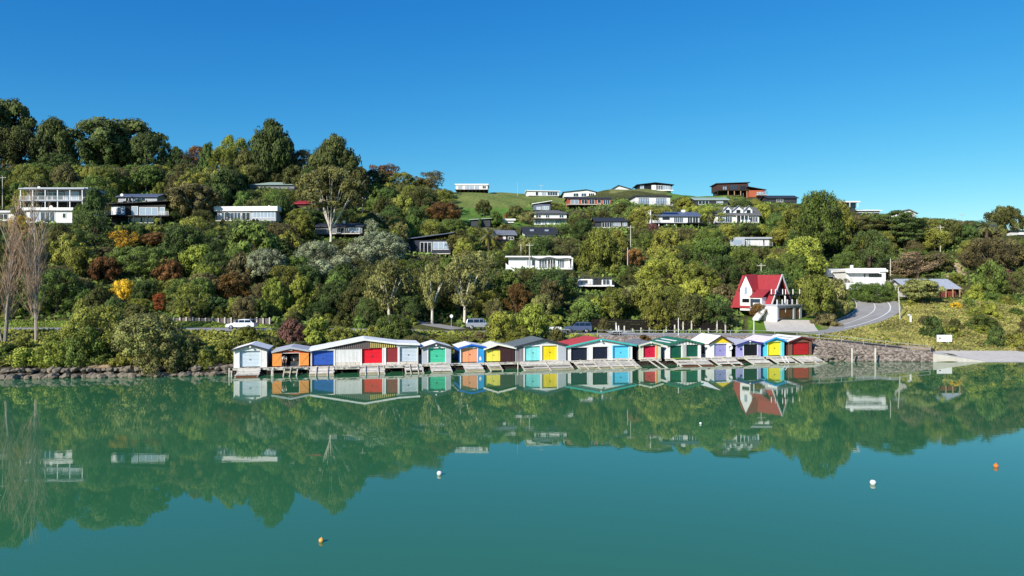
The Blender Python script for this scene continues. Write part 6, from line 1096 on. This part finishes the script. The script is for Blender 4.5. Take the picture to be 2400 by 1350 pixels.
# palm
def palm(cx, yb, yt, wpx, label, col_='olive', D=None):
    D = D or hit(cx, yb); s = D/FPX; x = (cx-CX)*s; z = H1(x, D); h = zy(D, yt)-z; Rd = wpx/2*s; r = empty('palm_tree', (x, D, z), 0, label, 'palm tree'); q = MB(); q.tube((0,0,-.4), (0,0,h*.55), .4, .32, 9); q.build('trunk', M['bark'], r); rr = random.Random(int(cx)); V = []
    for k in range(58):
        a = rr.uniform(0, 6.28); e = rr.uniform(-.25, 1.25); p = Vector((0,0,h*.55)); d = Vector((math.cos(a)*math.cos(e), math.sin(a)*math.cos(e), math.sin(e))); L = Rd*1.15; sg = 8
        for i in range(sg):
            p2 = p+d*(L/sg); side = d.cross(Vector((0,0,1))).normalized()
            w_ = .42*math.sin(math.pi*(.12+.82*i/sg)); dn = Vector((0,0,-.22*w_))
            for sgn in (-1, 1):
                for u in (0, .5): a0 = p.lerp(p2, u); a1 = p.lerp(p2, u+.32); tip = a1+side*sgn*w_+dn+d*.12; V += [tuple(a0), tuple(a1), tuple(tip), tuple(tip-d*.05)]
            p = p2; d = (d+Vector((0,0,-.20))).normalized()
    V = np.array(V); me = np_mesh('fronds', V, np.arange(len(V)).reshape(-1, 4), {'tint': ('FLOAT', np.repeat(np.random.RandomState(3).rand(len(V)//4), 4))}, G[col_]); c = bpy.data.objects.new('fronds', me); col.objects.link(c); c.parent = r
    clear(cx-wpx*.4, cx+wpx*.4, yt, yb-6, D); return r
palm(1145, 590, 528, 66, 'feathery palm with drooping fronds beside the little grey-roofed house'); palm(2312, 560, 505, 46, 'pale palm under the windblown pine at far right', 'gum', 178); palm(436, 405, 330, 44, 'dark palm-like tree poking above the left skyline', 'deep', 221)
palm(38, 518, 466, 28, 'small cabbage palm beside the verandah house', 'olive', 164); palm(372, 530, 500, 26, 'small palm at the foot of the black house', 'lime', 163)
# bare poplars
def poplar(cx, yb, yt, wpx, D, label, seed):
    s = D/FPX; x = (cx-CX)*s; z = H1(x, D); h = zy(D, yt)-z; Rd = wpx/2*s; r = empty('bare_poplar', (x, D, z), 0, label, 'tree'); rr = random.Random(seed); q = MB(); tw = MB(); L = []
    def br(p, d, ln, rad, dep):
        n = 4; pts = [p]
        for i in range(n): d = (d+Vector((rr.uniform(-.09,.09), rr.uniform(-.09,.09), .06))).normalized(); pts.append(pts[-1]+d*ln/n)
        for i in range(n): (q if dep < 2 else tw).tube(pts[i], pts[i+1], rad*(1-i/n*.6), rad*(1-(i+1)/n*.6), 5 if dep < 2 else 3)
        if dep < 3:
            for k in range((15, 8, 6)[dep]):
                i = min(n-1, int(rr.uniform(.6 if dep == 0 else 0, 1)*n) if dep else rr.randrange(1, n)); t = pts[i].lerp(pts[i+1], rr.random()); a = rr.uniform(0, 6.28); nd = (d+Vector((math.cos(a), math.sin(a), 0))*rr.uniform(.24,.40)).normalized(); br(t, nd, ln*rr.uniform(.38,.6)*(.9 if dep else .75), rad*.42, dep+1)
    st = [(0,0)] + [(rr.uniform(-.5,.5), rr.uniform(-.3,.3)) for _ in range(2)]
    for k, (ox, oy) in enumerate(st):
        d = Vector((ox*.22+rr.uniform(-.03,.03), oy*.2, 1)).normalized(); br(Vector((ox*.3, oy*.3, -.3)), d, h*(.92 if k == 0 else .72), .19 if k == 0 else .11, 0)
    q.build('trunk', M['barkg'], r); tw.build('twigs', mat('twig_bark', (178,148,122), .95, .05, .12), r); return r
poplar(84, 800, 518, 64, 99, 'right and taller of two bare pale poplars at the left shore', 1); poplar(10, 800, 535, 60, 98, 'left of two bare pale poplars, cut by the left edge', 2); poplar(-55, 800, 560, 60, 99, 'bare poplar just outside the left edge of the photo', 6)
T_('airy','gold',48,505,560,60,'yellow-leaved thin tree under the white cottage at far left')
# ------------------------------------------------------------------ filling bush
SKX = [0,50,110,180,200,370,400,520,590,680,700,860,880,950,1050,1060,1240,1500,1560,1600,1700,1800,1850,1900,1960,2000,2060,2150,2200,2300,2400]
SKY = [385,385,385,385,385,385,390,385,385,385,390,395,410,425,445,470,475,470,465,462,470,462,466,462,468,492,498,508,512,518,548]
def forbidden(px, py, D):
    if 1050 < px < 1232 and py < 531 and D > 190: return True
    if px <= 1050 and px > 930 and D > 240: return True
    if 1232 <= px < 1340 and D > 232: return True
    if 1430 < px < 1700 and D > 236: return True
    if 1760 < px < 1935 and D < 138: return True
    if px > 1930 and D < 146: return True
    if 985 < px < 1100 and D < 131: return True
    if px > 2080 and px < 2320 and D < 152: return True
    if 1780 < px < 1812 and 605 < py < 655 or 2215 < px < 2262 and 612 < py < 665: return True
    return False
def weights(px, py, r):
    if px < 620 and py > 540: return r.choices(['green','deep','olive','rust','brownish','silver','lime','dark'], [7,5,5,.8,2,.9,1.2,2])[0]
    if px < 900 and py > 520: return r.choices(['green','deep','olive','silver','dark','lime','brownish'], [3,4,4,1.6,3,1.2,1])[0]
    if px < 900: return r.choices(['green','deep','olive','lime','dark','brownish'], [4,4,4,1.6,3,1])[0]
    if px < 1350: return r.choices(['green','deep','olive','gum','dark','lime','brownish'], [3,3,4,3,3,1.2,1.2])[0]
    if px < 1900: return r.choices(['green','deep','olive','gum','dark','lime','brownish'], [3,2,5,1.5,4,2.4,1.5])[0]
    return r.choices(['dark','brownish','olive','green','deep','lime'], [7,4,3,2,2,.8])[0]
fr = random.Random(99); cells = {}; cnt = 0
def try_tree(px, D, rad, hh, kind=None, colour=None):
    global cnt
    x = (px-CX)/FPX*D; z = H1(x, D); py = ypx(z, D)
    if forbidden(px, py, D): return False
    key = (int(x//4), int(D//4))
    for a in (-1,0,1):
        for b in (-1,0,1):
            for (xx, yy, rr_) in cells.get((key[0]+a, key[1]+b), ()):
                if math.hypot(x-xx, D-yy) < (rad+rr_)*.62: return False
    h = hh; s = FPX/D
    sky_y = np.interp(px, SKX, SKY); mh = (py-sky_y)/s
    if mh < 1.2: return False
    h = min(h, mh*fr.uniform(.85, 1.0))
    for (x0, x1, yt, yb, Dh) in CLEAR:
        if px+rad*s*.9 > x0 and px-rad*s*.9 < x1:
            if D < Dh+.5 and py-h*s < yb+4 and py > yt:
                h = min(h, (py-yb-4)/s)
            if x1-x0 < 200 and Dh-1 < D < Dh+(12 if x0 == 1715 else 8) and x0-4 < px < x1+4: return False
    if h < 1.3: return False
    rad = min(rad, h*.95)
    kind = kind or fr.choices(['round','manuka','tall','shrub','airy','cone'], [5,4 if px < 1900 else 9,2,1.5,1.2,.3])[0]
    if h < 2.4: kind = 'shrub'
    cells.setdefault(key, []).append((x, D, rad)); plant(kind, colour or weights(px, py-h*s/2, fr), x, D, z-.2, rad, h+.2, 0); cnt += 1; return True
for o_ in list(TREES):
    x, y = o_[0].location.x, o_[0].location.y; cells.setdefault((int(x//4), int(y//4)), []).append((x, y, o_[6]*y/FPX*.7))
for it in range(10500):
    D = math.sqrt(fr.uniform(123**2, 250**2)); px = fr.uniform(-230, 2640)
    if px < 1000: Dmin = 120.8
    elif px < 1380: Dmin = 126
    elif px < 1720: Dmin = 124.2
    else: Dmin = 136
    if D < Dmin or (px > 1800 and D > 222) or (px > 2000 and D > 205): continue
    near = (D-120)/60; rad = fr.choice([2.2, 2.8, 3.4, 4.2, 5.2]) if D < 205 else fr.uniform(2.2, 3.6); try_tree(px, D, rad, rad*fr.uniform(1.35, 2.1)+.6)
for it in range(7000):      # smaller bushes in the gaps
    D = math.sqrt(fr.uniform(119**2, 245**2)); px = fr.uniform(-60, 2460)
    if D < (119.8 if px < 985 else 126 if px < 1380 else 124.5 if px < 1720 else 135) or (px > 2000 and D > 205): continue
    if len(TREES) > 900: break
    rad = fr.uniform(1.1, 1.8); try_tree(px, D, rad, rad*fr.uniform(1.1, 1.6)+.4, 'shrub')
def scatter(n, x0, x1, D0, D1, rads, cols, hk=(.8, 1.2), test=None):
    for _ in range(n):
        px = fr.uniform(x0, x1); D = fr.uniform(D0(px) if callable(D0) else D0, D1(px) if callable(D1) else D1); rad = fr.uniform(*rads); x = (px-CX)/FPX*D; z = H1(x, D); h = rad*fr.uniform(*hk); py = ypx(z, D); s = FPX/D
        if test and not test(px, py, D): continue
        if any(px+rad*s > a and px-rad*s < b and D < Dh+.5 and py-h*s < yb-1 and py > yt for a, b, yt, yb, Dh in CLEAR): continue
        if any(a[0] < px < a[1] and a[2] < py-h*s/2 < a[3] for a in ((1925,2110,690,770),)): continue
        plant('shrub', fr.choice(cols), x, D, z-.1, rad, h+.1, 0)
scatter(46, -30, 545, lambda p: shoreD(p)+3, 105, (.8, 1.8), ['olive','olive','green','dark','gum','lime'])
scatter(40, 545, 1390, lambda p: rowD(p)+7, 110.5, (.7, 1.6), ['olive','dark','green','olive','brownish'])
scatter(70, 1930, 2460, 110, 136, (.35, .95), ['olive','brownish','gum','tan','olive','dark'], (.6, 1.0), lambda px, py, D: py > np.interp(px, [1930,2040,2110,2400], [780,765,735,690]))
scatter(30, 2230, 2460, 118, 152, (.8, 2.0), ['olive','green','dark','brownish','lime'])
scatter(14, 2100, 2420, 136, 150, (.6, 1.3), ['olive','green','lime'])
scatter(34, -30, 985, 120.4, 124, (1.0, 2.2), ['green','deep','olive','dark','lime'], (.9, 1.5), lambda px, py, D: not (392 < px < 632 and D < 121.2))
for _ in range(150):     # trees crowding the uphill edge of the road and the retaining fence
    px = fr.uniform(-40, 985); D = fr.uniform(120.6, 127); rad = fr.uniform(1.8, 3.2); try_tree(px, D, rad, rad*fr.uniform(1.4, 2.0)+.8, fr.choice(['round','tall','manuka','round']), fr.choice(['deep','green','olive','dark','deep','green','brownish']))
# leave out what nearer crowns hide completely in the photo
cov = np.zeros((360, 640), bool)
def cells_of(t, f):
    r, kind, colour, px, yt, yb, rad, label = t; a = max(0, int((px-rad*f)/4)+10); b_ = min(639, int((px+rad*f)/4)+10); c = max(0, int((yt+(yb-yt)*(1-f)*.5)/4)); d = min(359, int((yb-(yb-yt)*.15)/4)); return a, b_+1, c, max(c+1, d)
keep = []
for t in sorted(TREES, key=lambda t: t[0].location.y):
    a, b_, c, d = cells_of(t, 1.0)
    if b_ > a and cov[c:d, a:b_].mean() > .93 and not t[7]:
        for ch in list(t[0].children): bpy.data.objects.remove(ch)
        bpy.data.objects.remove(t[0]); continue
    keep.append(t); a, b_, c, d = cells_of(t, .72); cov[c:d, a:max(a, b_)] |= t[1] not in ('airy', 'spread', 'tier')
small = sorted([t for t in keep if t[1] == 'shrub' and not t[7]], key=lambda t: -t[6]); extra_ = small[max(0, 294-sum(1 for t in keep if t[1] == 'shrub' and t[7])):]
for t in extra_:
    for ch in list(t[0].children): bpy.data.objects.remove(ch)
    bpy.data.objects.remove(t[0])
ids = set(id(t) for t in extra_); keep = [t for t in keep if id(t) not in ids]
TREES = keep; print('TREES', len(TREES), {k: sum(t[1] == k for t in TREES) for k in SH})
# unique labels from the nearest landmark
LAND += [('the bright red A-frame', 1812, 690), ('the parked hatchback', 566, 760), ('the right end of the road bend', 2085, 728), ('the left bare poplars', 60, 700), ('the left edge rocks', 250, 865)]
DIR = [(22.5,'right of'),(67.5,'lower right of'),(112.5,'below'),(157.5,'lower left of'),(202.5,'left of'),(247.5,'upper left of'),(292.5,'above'),(337.5,'upper right of'),(361,'right of')]
groups = {}
for t in TREES:
    r, kind, colour, px, yt, yb, rad, label = t; cyy = (yt+yb)/2; r['category'] = 'bush' if kind == 'shrub' else 'tree'
    r['group'] = {'shrub':'bushes on the hillside and banks','round':'rounded trees on the hillside','manuka':'fine-leaved domed trees on the hillside','tall':'tall oval trees on the hillside','airy':'open-crowned trees on the hillside','cypress':'dense cypresses','spread':'broad spreading trees','cone':'pointed conifers','tier':'layered pines'}[kind]
    if label: r['label'] = label; continue
    nm, lx, ly = min(LAND, key=lambda L: math.hypot(L[1]-px, (L[2]-cyy)*1.3)); an = math.degrees(math.atan2(cyy-ly, px-lx)) % 360; dr = next(d for a, d in DIR if an < a)
    groups.setdefault((kind, colour, nm, dr), []).append((math.hypot(px-lx, cyy-ly), t))
ORD = ['nearest','second nearest','third nearest','fourth nearest','fifth nearest','sixth nearest','seventh nearest','eighth nearest','ninth nearest','tenth nearest','eleventh nearest','twelfth nearest','thirteenth nearest']
for (kind, colour, nm, dr), L in groups.items():
    L.sort(key=lambda a: a[0])
    for i, (d, t) in enumerate(L):
        s_ = CNAME[colour]+' '+KL[kind]+' '+dr+' '+nm; t[0]['label'] = s_ if len(L) == 1 else ORD[min(i, 12)]+' '+s_
# ------------------------------------------------------------------ ground cover: leafy undergrowth and grass
def cover(name, n, sampler, size, colour, up, kindlab):
    px, D = sampler(n); x = (px-CX)/FPX*D; z = height(x, D); r = np.random.RandomState(len(name)); k = len(x); nrm = r.normal(size=(k, 3))*[1,1,.7]+[-.2,-.5,up]; nrm /= np.linalg.norm(nrm, axis=1)[:, None]
    c = np.stack([x, D, z+r.uniform(.02, size*1.3, k)], 1); V = quads_from(c, nrm, size*r.uniform(.5, 1.2, k), .55, r); tint = np.clip(noise2(x, D, .6)*.6+r.rand(k)*.5, 0, 1)
    me = np_mesh(name, V, np.arange(len(V)).reshape(-1, 4), {'tint': ('FLOAT', np.repeat(tint, 4))}, G[colour]); o = bpy.data.objects.new(name, me); col.objects.link(o); tag(o, kindlab, 'ground cover', kind='stuff')
G['grasstan'] = leafmat('dry_grass', (.30, .26, .10)); G['grassgr'] = leafmat('green_grass', (.20, .25, .05))
def onroad(px, D):
    x = (px-CX)/FPX*D; bad = np.zeros(len(px), bool)
    for pts, wf in ROADS:
        for a, b in zip(pts[:-1], pts[1:]):
            dx, dy = b.x-a.x, b.y-a.y; t = np.clip(((x-a.x)*dx+(D-a.y)*dy)/(dx*dx+dy*dy), 0, 1); bad |= np.hypot(x-a.x-t*dx, D-a.y-t*dy) < wf(a)/2+.45
    return bad
def smp(lo, hi, Dlo, Dhi, seed, rej=None):
    def f(n):
        r = np.random.RandomState(seed); px = r.uniform(lo, hi, n); a = Dlo(px) if callable(Dlo) else Dlo; b = Dhi(px) if callable(Dhi) else Dhi; D = a+(b-a)*r.rand(n); k = ~onroad(px, D)
        if rej is not None: k &= ~rej(px, D)
        return px[k], D[k]
    return f
cover('undergrowth', 60000, smp(-80, 2480, lambda p: np.where((p > 385) & (p < 640), 121.0, 119.2), 235, 1, lambda p, D: ((p > 1050) & (p < 1240) & (D > 190)) | ((p > 1740) & (D < 137)) | ((p > 2060) & (D < 150))), .42, 'green', .8, 'low green undergrowth covering the hillside between the trees')
cover('bank_scrub', 22000, smp(545, 1400, lambda p: shoreD(p)+3, 113, 2), .28, 'olive', .8, 'scrubby growth on the bank behind the boat sheds')
cover('shore_scrub', 22000, smp(-80, 545, lambda p: shoreD(p)+3, 106, 3), .28, 'olive', .9, 'bright grassy scrub on the bank above the left shore')
cover('dry_bank_grass', 42000, smp(1880, 2600, 111.0, 141, 4, lambda p, D: (p < 1960) & (D > 117)), .20, 'grasstan', .9, 'dry tussock grass over the right bank')
cover('bank_grass', 16000, smp(1880, 2600, 111.0, 148, 6, lambda p, D: (p < 1960) & (D > 117)), .20, 'grassgr', .9, 'green grass mixed over the right bank')
cover('verge_grass', 9000, smp(-80, 1000, 116.2, 119.3, 5), .13, 'grassgr', 1.2, 'bright grass verge along the uphill side of the road')
scn.cycles.max_bounces = 6; scn.cycles.diffuse_bounces = 2; scn.cycles.glossy_bounces = 3; scn.cycles.transmission_bounces = 2; scn.cycles.caustics_reflective = False; scn.cycles.caustics_refractive = False
